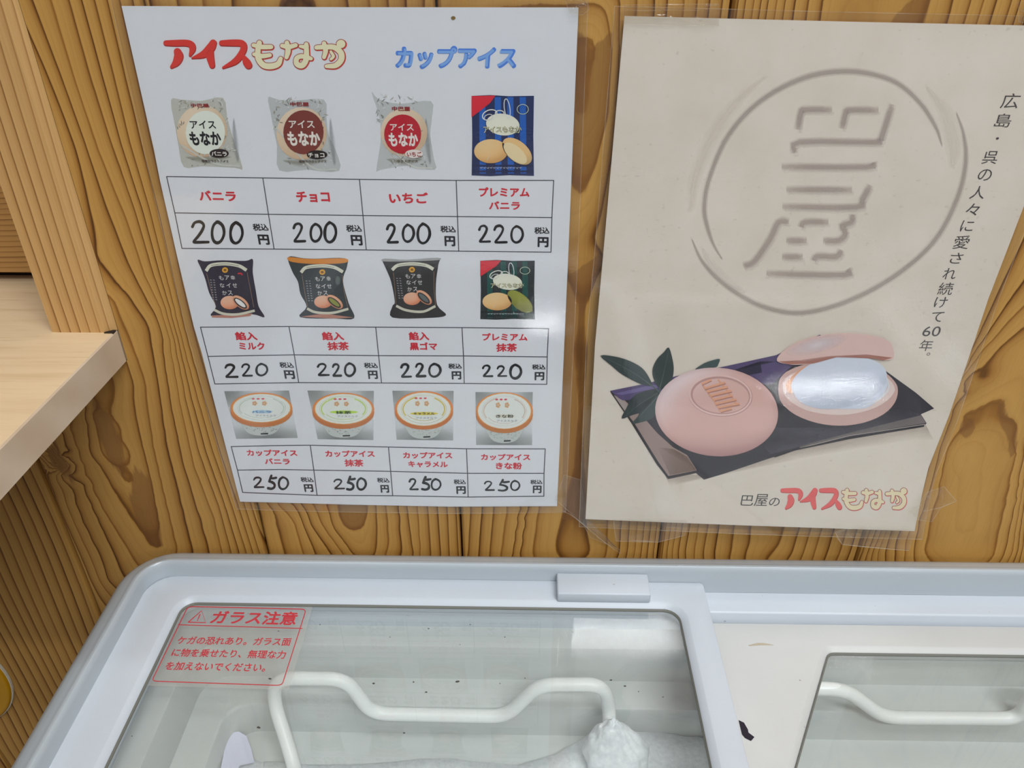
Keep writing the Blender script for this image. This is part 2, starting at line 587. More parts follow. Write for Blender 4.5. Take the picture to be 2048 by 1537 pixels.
def analytic(x0, freq, tilt, bumps=()):
    def ev(X):
        x, z = X[:, 0], X[:, 1]
        g = (x - x0) * freq + tilt * z + 0.35 * np.sin(z * 9 + x0 * 40) + 0.2 * np.sin(z * 23 + x * 30)
        for (bx, bz, sx, sz, a) in bumps:
            g = g + a * np.exp(-((x - bx) / sx) ** 2 - ((z - bz) / sz) ** 2)
        return g
    return ev


g_left = grain_from_lines([
    (0, [(185, 797), (225, 835), (243, 880), (248, 930), (245, 956), (215, 920), (195, 870), (184, 830), (185, 797)]),
    (-0.6, [(208, 850), (228, 910)]),
    (1, [(254, 724), (268, 770), (271, 821), (283, 880), (304, 965), (321, 1050), (326, 1092), (309, 1094), (271, 1045), (233, 986), (199, 931), (178, 880), (172, 820)]),
    (2, [(228, 600), (262, 680), (290, 760), (297, 821), (306, 890), (326, 980), (350, 1075), (355, 1110)]),
    (2, [(139, 859), (169, 948), (203, 1016), (237, 1071), (271, 1126)]),
    (3, [(127, 872), (152, 933), (182, 1007), (220, 1092), (245, 1150)]),
    (4, [(107, 890), (135, 970), (165, 1045), (202, 1120), (215, 1160)]),
    (6, [(85, 925), (115, 1010), (150, 1090), (185, 1170)]),
    (8.5, [(103, 912), (118, 930)]),
    (3, [(199, 517), (237, 572), (271, 614), (296, 652), (313, 737), (326, 821), (338, 902), (359, 986), (385, 1092)]),
    (4, [(68, 0), (123, 150), (173, 292), (214, 419), (255, 524), (300, 612), (322, 660), (331, 735), (345, 820), (366, 920), (395, 1020), (418, 1100)]),
    (5, [(105, 0), (150, 160), (196, 300), (250, 432), (290, 553), (322, 616), (341, 680), (349, 732), (364, 817), (390, 933), (430, 1038), (446, 1107)]),
    (6, [(140, 0), (181, 150), (222, 280), (270, 420), (305, 540), (333, 620), (352, 690), (370, 790), (398, 900), (438, 1010), (462, 1100)]),
    (7, [(165, 0), (205, 150), (243, 290), (285, 420), (318, 540), (342, 620), (362, 700), (383, 790), (412, 900), (450, 1010), (478, 1100)]),
    (8, [(190, 0), (228, 150), (262, 292), (300, 420), (330, 540), (352, 630), (375, 720), (397, 800), (426, 900), (464, 1010), (492, 1100)]),
    (9, [(215, 0), (250, 150), (285, 292), (318, 420), (345, 540), (367, 640), (390, 730), (440, 900), (480, 1020), (505, 1100)]),
    (10, [(240, 0), (275, 150), (305, 292), (335, 420), (365, 560), (400, 700), (455, 900), (518, 1100)]),
])
g_b2 = grain_from_lines([
    (0, [(672, 985), (676, 1030), (690, 1056), (712, 1062), (728, 1052), (736, 1020), (738, 985)]),
    (1, [(648, 1000), (668, 1060), (702, 1108)]), (1, [(752, 1000), (755, 1060), (750, 1108)]),
    (2, [(622, 1005), (650, 1060), (684, 1108)]), (2, [(772, 1000), (776, 1060), (772, 1108)]),
    (3, [(602, 1010), (622, 1050), (660, 1108)]), (3, [(800, 1000), (803, 1108)]),
    (4, [(590, 1015), (606, 1050), (630, 1108)]), (4, [(812, 1000), (828, 1108)]),
    (5, [(560, 1015), (590, 1050), (606, 1108)]), (6, [(545, 1020), (570, 1108)]),
    (5, [(836, 1000), (840, 1108)]), (6, [(855, 1000), (862, 1108)]), (7, [(875, 1000), (882, 1108)]), (8, [(895, 1000), (900, 1108)]),
    (9, [(912, 1000), (918, 1108)]), (3, [(640, 14), (600, 500)]), (8, [(850, 14), (860, 500)]), (7, [(300, 14), (420, 600)]),
])
g_b3 = grain_from_lines([
    (0, [(1120, 10), (1165, 8), (1215, 30), (1226, 100), (1217, 228), (1192, 331), (1167, 388), (1150, 380), (1128, 330)]),
    (-1, [(1130, 80), (1170, 75), (1175, 130), (1160, 205), (1140, 215)]),
    (1, [(1240, 0), (1238, 150), (1228, 300), (1205, 420), (1190, 480), (1210, 520), (1186, 575), (1165, 630), (1150, 700), (1156, 828), (1162, 940), (1168, 1040), (1178, 1104)]),
    (2, [(1105, 650), (1100, 850), (1078, 1000), (1066, 1104)]),
    (3, [(1080, 650), (1062, 850), (1052, 1000), (1040, 1104)]),
    (4, [(1040, 1020), (1026, 1104)]), (5, [(1012, 1020), (1000, 1104)]), (6, [(985, 1020), (978, 1104)]), (7, [(962, 1020), (955, 1104)]), (8, [(940, 1020), (935, 1104)]),
    (2, [(1275, 10), (1240, 500), (1215, 1100)]), (3, [(1310, 10), (1240, 1104)]), (4, [(1335, 10), (1255, 1104)]), (5, [(1370, 10), (1270, 1104)]),
    (6, [(1395, 10), (1284, 1104)]), (7, [(1420, 10), (1296, 1104)]), (8, [(1445, 10), (1308, 1104)]),
])
g_b4 = grain_from_lines([
    (0, [(1478, 0), (1326, 1104)]), (1, [(1492, 0), (1335, 1104)]), (2, [(1510, 0), (1346, 1104)]), (3, [(1524, 0), (1358, 1104)]),
    (4, [(1538, 0), (1372, 1104)]), (5, [(1556, 0), (1390, 1104)]), (6, [(1572, 0), (1408, 1104)]), (7, [(1592, 0), (1430, 1104)]),
    (8, [(1618, 0), (1462, 1100)]), (9, [(1645, 0), (1500, 1060), (1492, 1106)]),
    (10, [(1860, 0), (1845, 45), (1740, 500), (1560, 1085), (1545, 1106)]), (11, [(1908, 0), (1895, 50), (1585, 1106)]), (12, [(1945, 0), (1608, 1106)]),
    (13, [(1970, 0), (1630, 1106)]), (14, [(1995, 0), (1655, 1106)]), (15, [(2025, 0), (1680, 1106)]), (16, [(2042, 0), (1700, 1106)]),
    (9.6, [(1750, 0), (1720, 200)]),
])
g_b5 = grain_from_lines([
    (0, [(1878, 967), (1892, 906), (1916, 864), (1925, 835), (1938, 850), (1950, 822), (1967, 812), (1990, 803), (2010, 798), (2014, 831), (2036, 852), (2034, 906), (2012, 1000), (1990, 1110)]),
    (0, [(1878, 967), (1866, 1020), (1850, 1100)]), (-0.8, [(1952, 900), (1945, 1050)]), (-0.45, [(1905, 960), (1885, 1100)]), (-0.45, [(2000, 900), (1960, 1100)]),
    (1, [(2048, 653), (2005, 690), (1972, 728), (1963, 752), (1930, 789), (1902, 836), (1883, 887), (1862, 970), (1838, 1040), (1828, 1105)]),
    (2, [(2048, 610), (2014, 645), (1985, 680), (1955, 715), (1920, 760), (1893, 815), (1870, 890), (1845, 980), (1820, 1060), (1810, 1105)]),
    (3, [(2048, 556), (2014, 606), (1977, 662), (1950, 700), (1921, 751), (1880, 830), (1855, 900), (1835, 970), (1800, 1060), (1790, 1105)]),
    (4, [(2048, 470), (2005, 560), (1970, 640), (1930, 730), (1870, 830), (1835, 930), (1785, 1050), (1770, 1105)]),
    (6, [(1975, 500), (1850, 850), (1745, 1105)]), (8, [(1930, 500), (1725, 1105)]),
    (1, [(2048, 900), (2035, 1000), (2010, 1105)]), (2, [(2048, 962), (2026, 1105)]), (3, [(2048, 1020), (2036, 1105)]), (4.4, [(2048, 1105), (2060, 1000)]),
    (6, [(2030, 250), (2015, 350)]), (8, [(2010, 200), (1990, 300)]),
])
GRAIN = {8: g_left, 9: g_b2, 10: g_b3, 11: g_b4, 12: g_b5}
HEART = {8: [[(185, 797), (225, 835), (243, 880), (248, 930), (245, 956), (215, 920), (195, 870), (184, 830)],
             [(92, 905), (112, 884), (138, 930), (150, 975), (128, 950), (108, 935)],
             [(270, 930), (300, 960), (316, 1040), (326, 1094), (309, 1096), (276, 1050), (258, 1000)]],
         9: [[(672, 985), (676, 1030), (690, 1056), (712, 1062), (728, 1052), (736, 1020), (738, 985)]],
         10: [[(1120, 60), (1160, 60), (1180, 100), (1226, 60), (1226, 100), (1217, 228), (1192, 331), (1167, 388), (1150, 380), (1128, 330)],
             [(1212, 500), (1186, 575), (1165, 630), (1150, 700), (1156, 828), (1162, 940), (1168, 1040), (1125, 1040), (1125, 560)]],
         11: [[(1745, 90), (1800, 20), (1870, -40), (1850, 40), (1830, 110)]],
         12: [[(1916, 864), (1925, 835), (1938, 850), (1945, 835), (1950, 858), (1935, 880)],
             [(1996, 808), (2010, 798), (2014, 831), (2036, 852), (2034, 906), (2020, 915), (2014, 870), (2000, 850)]]}


def board(idx):
    x0, x1 = SEAMS[idx] + 0.0006, SEAMS[idx + 1] - 0.0006
    big = idx in GRAIN
    first = idx == N0
    zt, zb = 1.30, -0.83
    dx = 0.0025 if big else 0.006
    xs = [x0, x0 + 0.0008] + list(np.linspace(x0 + 0.002, x1 - 0.002, int((x1 - x0) / dx))) + [x1 - 0.0008, x1]
    if first: xs = sorted(xs + [OPEN_X])
    zs = list(np.linspace(zb, -0.28, 6)) + list(np.linspace(-0.27, 0.34, int(0.61 / (0.004 if big else 0.02)))) + [0.4, 0.6, 0.9, zt]
    zs = sorted(zs + [SH_B])
    top = SH_B if idx < N0 else zt
    V, idm = [], {}
    def vid(i, j):
        if (i, j) not in idm:
            e = min(i, len(xs) - 1 - i)
            y = (0.0035 if e == 0 else 0.0010 if e == 1 else 0.0)
            idm[(i, j)] = len(V); V.append((xs[i], y, zs[j]))
        return idm[(i, j)]
    F = []
    for i in range(len(xs) - 1):
        for j in range(len(zs) - 1):
            if zs[j] >= top - 1e-6: continue
            if first and xs[i] < OPEN_X - 1e-6 and zs[j] >= SH_B - 1e-6: continue
            F.append((vid(i, j), vid(i + 1, j), vid(i + 1, j + 1), vid(i, j + 1)))
    o = mesh_obj('wall_board', V, F, M_WALL, wall)
    bm = bmesh.new(); bm.from_mesh(o.data)
    r = bmesh.ops.extrude_face_region(bm, geom=bm.faces[:])
    vv = [g for g in r['geom'] if isinstance(g, bmesh.types.BMVert)]
    for q in vv: q.co.y = 0.012
    # keep front: extrude moved copies back, original faces remain as front
    bmesh.ops.recalc_face_normals(bm, faces=bm.faces)
    bm.to_mesh(o.data); bm.free()
    me = o.data
    co = np.empty(len(me.vertices) * 3); me.vertices.foreach_get('co', co); co = co.reshape(-1, 3)
    X = np.stack([co[:, 0] + wall.location.x, co[:, 2] + wall.location.z], 1)
    ev = GRAIN.get(idx) or analytic(x0, 110 + 25 * (idx % 3), 3.0)
    g = ev(X) if big else ev(X)
    if big: g = np.clip(g, -12, 30)
    a = me.attributes.new('grain', 'FLOAT', 'POINT'); a.data.foreach_set('value', g.astype(np.float32))
    h = poly_soft(X, HEART[idx], 0.009 if first else 0.004) if idx in HEART else np.zeros(len(X))
    a = me.attributes.new('heart', 'FLOAT', 'POINT'); a.data.foreach_set('value', h.astype(np.float32))
    return o


for i in range(len(SEAMS) - 1): board(i)
v, f = box_vf(OPEN_X, SEAMS[-1], 0.0135, 0.03, -0.83, 1.30)
mesh_obj('wall_backing', v, f, M_DARK, wall)
v, f = box_vf(SEAMS[0], OPEN_X, 0.0135, 0.03, -0.83, SH_B - 0.0005)
mesh_obj('wall_backing', v, f, M_DARK, wall)


def set_grain(o, fn):
    me = o.data
    co = np.empty(len(me.vertices) * 3); me.vertices.foreach_get('co', co); co = co.reshape(-1, 3)
    co = co + np.array(world_loc(o))
    a = me.attributes.new('grain', 'FLOAT', 'POINT'); a.data.foreach_set('value', fn(co).astype(np.float32))
    a = me.attributes.new('heart', 'FLOAT', 'POINT'); a.data.foreach_set('value', np.zeros(len(co), dtype=np.float32))


# upright post at the left end of the wall, standing on the shelf
pz = list(np.linspace(SH_T, 1.30, 40))
sec = [(-0.1876, 0.055), (-0.1876, -0.0034)] + [(-0.1876 + 0.0305 * k / 10, -0.0036) for k in range(1, 10)] + [(-0.1571, -0.0036), (-0.1562, -0.0030), (-0.1515, 0.0), (-0.1515, 0.055)]
V = [(x, y, z) for z in pz for (x, y) in sec]; ns = len(sec)
F = [(j * ns + i, j * ns + (i + 1) % ns, (j + 1) * ns + (i + 1) % ns, (j + 1) * ns + i) for j in range(len(pz) - 1) for i in range(ns)]
F.append(tuple(range(ns - 1, -1, -1)))
post = fix_normals(mesh_obj('trim_1', V, F, M_POST, origin=Vector((-0.172, 0.02, SH_T))))
tag(post, 'narrow upright cedar post standing on the pale shelf end', None, None, 'structure')
set_grain(post, lambda c: c[:, 0] * 175 + 26.3 + 0.4 * np.sin(c[:, 2] * 7) - c[:, 2] * 2.2 + c[:, 1] * 120)
# board with level grain at the back of the recess
xs = np.linspace(-1.30, -0.15, 20); zs = np.linspace(0.1362, 1.30, 160)
V = [(x, 0.0607, z) for z in zs for x in xs] + [(x, 0.075, z) for z in zs for x in xs]
n = len(xs); nn = n * len(zs)
F = [(j * n + i, j * n + i + 1, (j + 1) * n + i + 1, (j + 1) * n + i) for j in range(len(zs) - 1) for i in range(n - 1)]
F += [(i, i + nn, i + 1 + nn, i + 1) for i in range(n - 1)]
rec = mesh_obj('wall_recess', V, F, M_BACK, origin=Vector((-0.38, 0.061, SH_T)))
tag(rec, 'level-grained cedar board at the back of the recess above the shelf', None, None, 'structure')
set_grain(rec, lambda c: c[:, 2] * 300 + 0.5 * np.sin(c[:, 0] * 11) + 0.25 * np.sin(c[:, 2] * 60))

v, f = box_vf(-1.30, -0.15, 0.0755, 0.09, 0.10, 1.30)
mesh_obj('backing', v, f, M_DARK, rec)
# pale shelf board running into the recess
shelf = empty('shelf_board', (-0.38, -0.09, SH_B))
tag(shelf, 'pale smooth wooden shelf board with a square-cut end, left of the price poster', 'shelf')
sx0 = -1.30
def shelf_x(y): return -0.1518 + 0.031 * y
ys = [-0.235, -0.0042, -0.0042, 0.0745]
P = [(sx0, -0.235), (shelf_x(-0.235), -0.235), (shelf_x(-0.0005), -0.0005), (-0.1522, 0.0005), (-0.1522, 0.0735), (sx0, 0.0735)]
e = 0.0008
V = [(x, y, SH_B) for x, y in P] + [(x, y, SH_T - e) for x, y in P] + [(x - (e if x > sx0 else 0), y + (e if y < -0.1 else 0), SH_T) for x, y in P]
n = len(P)
F = [tuple(range(n - 1, -1, -1)), tuple(range(2 * n, 3 * n))]
for k in (0, 1):
    for i in range(n):
        j = (i + 1) % n; F.append((k * n + i, k * n + j, (k + 1) * n + j, (k + 1) * n + i))
sb = mesh_obj('board', V, F, M_SHELF, shelf)
sb.data.materials.append(M_SHELFEND)
for p in sb.data.polygons:
    if p.normal.x > 0.5: p.material_index = 1
# small dark saw cut where the shelf meets the wall
v, f = box_vf(-0.1572, -0.1519, -0.0046, -0.0012, SH_T - 0.0002, SH_T + 0.0006)
mesh_obj('saw_cut', v, f, M_DARK, shelf)['label'] = 'dark notch at the corner of the shelf end'

# floor of the shop
v, f = box_vf(-1.4, 1.6, -4.0, 0.012, -0.85, -0.83)
fl = mesh_obj('floor', v, f, M_FLOOR); tag(fl, 'plain vinyl shop floor under the freezer', None, None, 'structure')

# ------------------------------------------------------------------ price poster
SA = Sheet((0, 1, 0), -0.0020, (0, 0, 1))
SB_SLOPE = 0.007 / 0.30
SBn = np.array([0, 1, -SB_SLOPE]); SBk = -0.0022 - SB_SLOPE * 0.2935
SB = Sheet(SBn, SBk, (0, -SB_SLOPE / math.hypot(1, SB_SLOPE) * -1 * -1, 1 / math.hypot(1, SB_SLOPE)))
SB.up = np.array([0, SB_SLOPE, 1]) / math.hypot(1, SB_SLOPE)


def sheet_mesh(name, sheet, outline, layer, thick, mat, parent):
    front = [sheet.hit(u, v, layer) for u, v in outline]
    off = sheet.n * sheet.side * thick
    n = len(front)
    V = front + [p - off for p in front]
    tr = tessellate_polygon([[Vector((p[0], p[1], 0)) for p in outline]])
    F = [tuple(t) for t in tr] + [tuple(n + i for i in t[::-1]) for t in tr]
    F += [(i, (i + 1) % n, n + (i + 1) % n, n + i) for i in range(n)]
    return fix_normals(mesh_obj(name, V, F, mat, parent))


def loop_strip(name, sheet, outline, w, layer, mat, parent):
    P = Print(sheet); n = len(outline)
    P.stroke(list(outline) + [outline[0]], w, (255, 255, 255), layer, smooth=0)
    return mesh_obj(name, P.v, P.f, mat, parent)


pA = empty('price_poster', tuple(SA.hit(798, 1012)))
tag(pA, 'white laminated ice cream price poster with twelve pictures and handwritten prices', 'poster')
outA = [(243, 12), (700, 14.5), (1157, 15), (1137, 500), (1114, 1013), (900, 1014), (700, 1010), (600, 1007), (480, 1004),
        (440, 850), (403, 705), (388, 655), (356, 521), (320, 362), (308, 300)]
sheet_mesh('paper', SA, outA, 0, 0.0002, M_PAPER, pA)
filmA = [(222, -6), (700, -4), (1176, -3), (1156, 500), (1131, 1024), (900, 1026), (700, 1023), (600, 1021), (474, 1017), (424, 850), (387, 705),
         (372, 655), (340, 521), (303, 362), (289, 300)]
RED = (186, 30, 48); BLK = (22, 22, 30)


def logo(P, red, cream, edge, shade, edge_w=11):
    """the rounded 'ice monaka' lettering, drawn stroke by stroke in its own frame"""
    reds = [([(392, 366), (470, 366), (560, 365), (608, 380), (618, 420), (598, 470)], [44, 52, 54, 56, 52, 22]),
            ([(490, 440), (500, 480), (480, 530), (440, 570)], [62, 78, 64, 26]),
            ([(795, 366), (770, 410), (712, 462), (615, 494)], [60, 74, 60, 12]),
            ([(762, 420), (768, 480), (786, 558)], [70, 66, 48]),
            ([(868, 366), (950, 364), (1035, 368), (1056, 400), (1040, 450), (985, 520), (880, 576)], [46, 54, 56, 56, 54, 52, 18]),
            ([(1050, 470), (1075, 520), (1096, 556)], [20, 60, 62])]
    creams = [([(1190, 365), (1178, 430), (1182, 500), (1225, 555), (1290, 565), (1350, 545), (1372, 500)], [44, 46, 48, 50, 52, 48, 36]),
              ([(1140, 385), (1210, 400), (1290, 400)], [34, 40, 38]), ([(1145, 462), (1210, 478), (1280, 470)], [32, 40, 34]),
              ([(1385, 390), (1440, 400), (1500, 385)], [36, 40, 36]), ([(1425, 365), (1435, 430), (1422, 488)], [40, 46, 36]),
              ([(1590, 378), (1592, 440), (1588, 510), (1555, 558), (1510, 545), (1508, 500), (1545, 480), (1600, 490), (1632, 500)], [38, 44, 48, 50, 46, 42, 40, 38, 30]),
              ([(1540, 395), (1575, 400), (1600, 395)], [26, 34, 26]),
              ([(1678, 405), (1760, 400), (1830, 405), (1885, 450), (1888, 510), (1840, 558), (1762, 565)], [38, 42, 46, 50, 50, 46, 32]),
              ([(1742, 370), (1755, 430), (1742, 488)], [38, 42, 34]), ([(1800, 440), (1822, 480), (1800, 505)], [22, 26, 22])]
    for p, w in reds: P.stroke([(x + 3, y + 6) for x, y in p], [q + 5 for q in w], shade, 1)
    for p, w in reds: P.stroke(p, w, red, 2)
    for p, w in creams: P.stroke([(x + 4, y + 5) for x, y in p], [q + edge_w + 3 for q in w], red, 1)
    P.ell(1891, 380, 46, 44, red, 1)
    for p, w in creams: P.stroke(p, [q + edge_w for q in w], edge, 2)
    P.ell(1886, 375, 44, 42, edge, 2)
    for p, w in creams: P.stroke(p, w, cream, 3)
    P.ell(1886, 375, 38, 36, cream, 3)


P = Print(SA, (240, 0, 4.267, 4.267))
logo(P, (196, 52, 44), (222, 218, 184), (150, 62, 46), (150, 38, 36))
P.build('heading', pA, 'red and cream rounded lettering at the top left')
P = Print(SA)
P.text('カップアイス', 790, 138.5, 1032, 139.5, 47.5, (70, 118, 200), 1, 0.062, 0.10)
P.text('カップアイス', 794.5, 134.5, 1027.5, 135.5, 39.5, (122, 166, 226), 2, 0.028, 0.10)
P.build('heading', pA, 'blue brush lettering at the top right')

# digits drawn by hand inside a box (0..1, y down)
DIG = {'2': [[(0.04, 0.24), (0.18, 0.05), (0.50, 0.0), (0.72, 0.16), (0.62, 0.42), (0.36, 0.72), (0.12, 0.95), (0.30, 0.98), (1.0, 0.97)]],
       '0': [[(0.42, 0.0), (0.14, 0.18), (0.02, 0.52), (0.12, 0.86), (0.42, 1.0), (0.76, 0.88), (0.97, 0.55), (0.86, 0.20), (0.52, 0.02), (0.36, 0.04)]],
       '5': [[(0.42, 0.02), (0.28, 0.24), (0.16, 0.46)], [(0.30, 0.20), (0.62, 0.22), (0.98, 0.18)],
             [(0.16, 0.46), (0.52, 0.52), (0.80, 0.68), (0.74, 0.90), (0.42, 1.0), (0.04, 0.96)]]}
tables = [
    dict(top=[(333.3, 353.3), (525.7, 356), (718.9, 358.9), (912.4, 361), (1107.3, 361)],
         mid=[(349.7, 426), (537, 428.8), (726, 431.3), (915, 433.3), (1103.8, 435.4)],
         bot=[(364, 497), (548.3, 498.5), (732.6, 500), (917.5, 502.6), (1102, 504.5)],
         names=[[('バニラ', 400, 402, 474, 403, 21)], [('チョコ', 594, 405, 661, 405, 22)], [('いちご', 779, 407, 857, 407, 22)],
                [('プレミアム', 958, 393.5, 1059, 394, 19), ('バニラ', 978, 419.5, 1040, 420, 17)]],
         yen=[((507, 462, 538, 462, 14.5), (518, 489.5, 540.5, 490, 20.5)), ((693, 464, 724.5, 464, 14), (703, 491, 726, 491.5, 21)),
              ((881, 465, 912, 465.5, 13.5), (889.5, 492.5, 911, 493, 20.5)), ((1068.5, 468, 1099, 468, 13.5), (1075, 494.5, 1097, 495, 20.5))],
         dig=[[('2', 383.6, 443.6, 416.8, 485.6), ('0', 423.6, 443.6, 449, 486), ('0', 460.5, 445, 485.7, 486.6)],
              [('2', 586.6, 447.7, 610, 483.6), ('0', 621, 448, 643.4, 483), ('0', 649, 445, 672.7, 484.6)],
              [('2', 773.6, 449.7, 795, 485.6), ('0', 805.4, 449.7, 828.3, 483.6), ('0', 835, 447.7, 860.3, 486.6)],
              [('2', 957.7, 451.8, 979.7, 484.2), ('2', 987.9, 451.8, 1013, 485.6), ('0', 1022.3, 452.4, 1046.3, 485.2)]]),
    dict(top=[(401, 654.6), (578, 653.3), (751.5, 654.6), (924, 655.6), (1097, 657.6)],
         mid=[(416, 713.2), (588.6, 710), (757.3, 711.7), (927, 712.3), (1094.5, 714.2)],
         bot=[(429.8, 768.3), (597.4, 765.6), (763.2, 766.4), (928.5, 767.3), (1093.5, 769)],
         names=[[('餡入', 472, 681, 516, 681, 17), ('ミルク', 479.6, 700, 531, 700, 15)], [('餡入', 645, 681, 689, 681, 17), ('抹茶', 656, 701, 699, 701, 17)],
                [('餡入', 818, 681, 859, 681, 17), ('黒ゴマ', 820, 701, 875, 701, 16)], [('プレミアム', 964.6, 681.5, 1055, 682, 15), ('抹茶', 992.5, 704, 1034, 704, 17)]],
         yen=[((560, 736, 588.6, 736.5, 11.5), (570, 758, 591, 758.5, 17.3)), ((728.6, 736.7, 756.4, 736.7, 11), (737, 758.5, 756.4, 758.5, 17)),
              ((896.8, 738, 924, 738, 10.6), (903.7, 759.5, 923, 759.5, 16.6)), ((1064, 739.6, 1091, 739.6, 10.6), (1069, 761, 1088.6, 761, 16.6))],
         dig=[[('2', 450, 729.8, 475, 754.8), ('2', 483.5, 728.9, 504, 752.3), ('0', 512.4, 727.9, 535.3, 751.3)],
              [('2', 634.9, 728.3, 657.7, 751), ('2', 665, 728.9, 682, 752.3), ('0', 689.6, 727, 710.5, 752.3)],
              [('2', 802, 728.9, 822, 754.3), ('2', 831.4, 727.9, 850.4, 753.3), ('0', 858, 727.9, 881.6, 753.7)],
              [('2', 965.2, 731.4, 984.5, 753.3), ('2', 994.3, 732.8, 1012.9, 752.9), ('0', 1020.3, 729.8, 1042.7, 757.2)]]),
    dict(top=[(462.5, 893.6), (545, 891.8), (620.5, 891), (777, 894.5), (933, 898), (1090.5, 898.3)],
         mid=[(475, 940.7), (560, 939.5), (627.7, 940.7), (781.4, 943.2), (935, 947.2), (1088, 947.2)],
         bot=[(485.4, 985.4), (634.2, 991.2), (785.4, 992), (936.3, 994.7), (1087.8, 992.9)],
         cols=[(0, 0, 0), (2, 2, 1), (3, 3, 2), (4, 4, 3), (5, 5, 4)],
         names=[[('カップアイス', 495, 912.5, 595.5, 913, 13), ('バニラ', 530.5, 929, 581, 929.5, 12)], [('カップアイス', 651.5, 914.5, 750, 915, 13.3), ('抹茶', 690, 933.5, 728, 934, 14.5)],
                [('カップアイス', 806.6, 917.5, 905, 918, 13), ('キャラメル', 817, 935, 896, 936, 12.5)], [('カップアイス', 962, 921, 1060.6, 921.5, 13), ('きな粉', 991.7, 939, 1044, 939.5, 14)]],
         yen=[((602, 964.5, 628, 965, 9.8), (609.6, 984.5, 627.7, 984.5, 15.5)), ((754.6, 965.6, 779.6, 966, 9.7), (762, 986, 779, 986, 15.6)),
              ((907.6, 969, 932, 969, 9.6), (913, 988.5, 932, 988.5, 15.6)), ((1060.6, 969, 1085, 969, 9), (1065.5, 987, 1083, 987, 15.4))],
         dig=[[('2', 507, 955.5, 527.4, 975.3), ('5', 535.8, 951.2, 552.5, 978), ('0', 557.4, 954.8, 576.8, 978.8)],
              [('2', 667.6, 959.5, 688.7, 978), ('5', 693.6, 953.4, 709.8, 979.7), ('0', 714.2, 956.9, 732.3, 979.7)],
              [('2', 818.4, 958.6, 835.6, 979.7), ('5', 843.5, 954.2, 861.6, 979.7), ('0', 862.8, 958.6, 881.8, 980)],
              [('2', 968.8, 963.5, 988, 981), ('5', 996.4, 960, 1018.4, 981.8), ('0', 1021.6, 962, 1039.5, 981)]])]
for tb in tables:
    P = Print(SA)
    for k in ('top', 'mid', 'bot'): P.stroke(tb[k], 1.7, (48, 50, 58), 1, smooth=0)
    cols = tb.get('cols') or [(i, i, i) for i in range(5)]
    for a_, b_, c_ in cols: P.stroke([tb['top'][a_], tb['mid'][b_], tb['bot'][c_]], 1.8, (48, 50, 58), 1, smooth=0)
    to = P.build('price_table', pA)
    for nm, yn, dg_ in zip(tb['names'], tb['yen'], tb['dig']):
        P = Print(SA)
        for s, a_, b_, c_, d_, h_ in nm: P.text(s, a_, b_, c_, d_, h_, RED, 1, 0.040)
        P.build('flavour_name', to)
        P = Print(SA)
        P.text('税込', *yn[0], BLK, 1, 0.036); P.text('円', *yn[1], BLK, 1, 0.048)
        for ch, x0, y0, x1, y1 in dg_:
            w = 0.145 * (y1 - y0) if (y1 - y0) > 30 else 0.185 * (y1 - y0)
            for st in DIG[ch]:
                if ch == '0':   # slanted like the photo: top leans left on this sheet
                    st = [(x + (0.06 if y < 0.5 else -0.02) * 0, y) for x, y in st]
                P.stroke([(x0 + (x1 - x0) * x, y0 + (y1 - y0) * y) for x, y in st], [w * random.uniform(0.85, 1.15) for _ in st], (12, 12, 18), 1, smooth=5)
        P.build('price', to)


# ---- product pictures
def wafer(P, cx, cy, rx, ry, rot=0, layer=4, c1=(232, 190, 150), c2=(196, 130, 95)):
    def fn(x, y):
        k = min(1, max(0, 0.35 + 0.45 * y + 0.35 * (x * x + y * y) + 0.25 * x))
        return tuple(c1[i] + (c2[i] - c1[i]) * k for i in range(3))
    P.ell(cx, cy, rx, ry, c1, layer, rot, fn=fn)


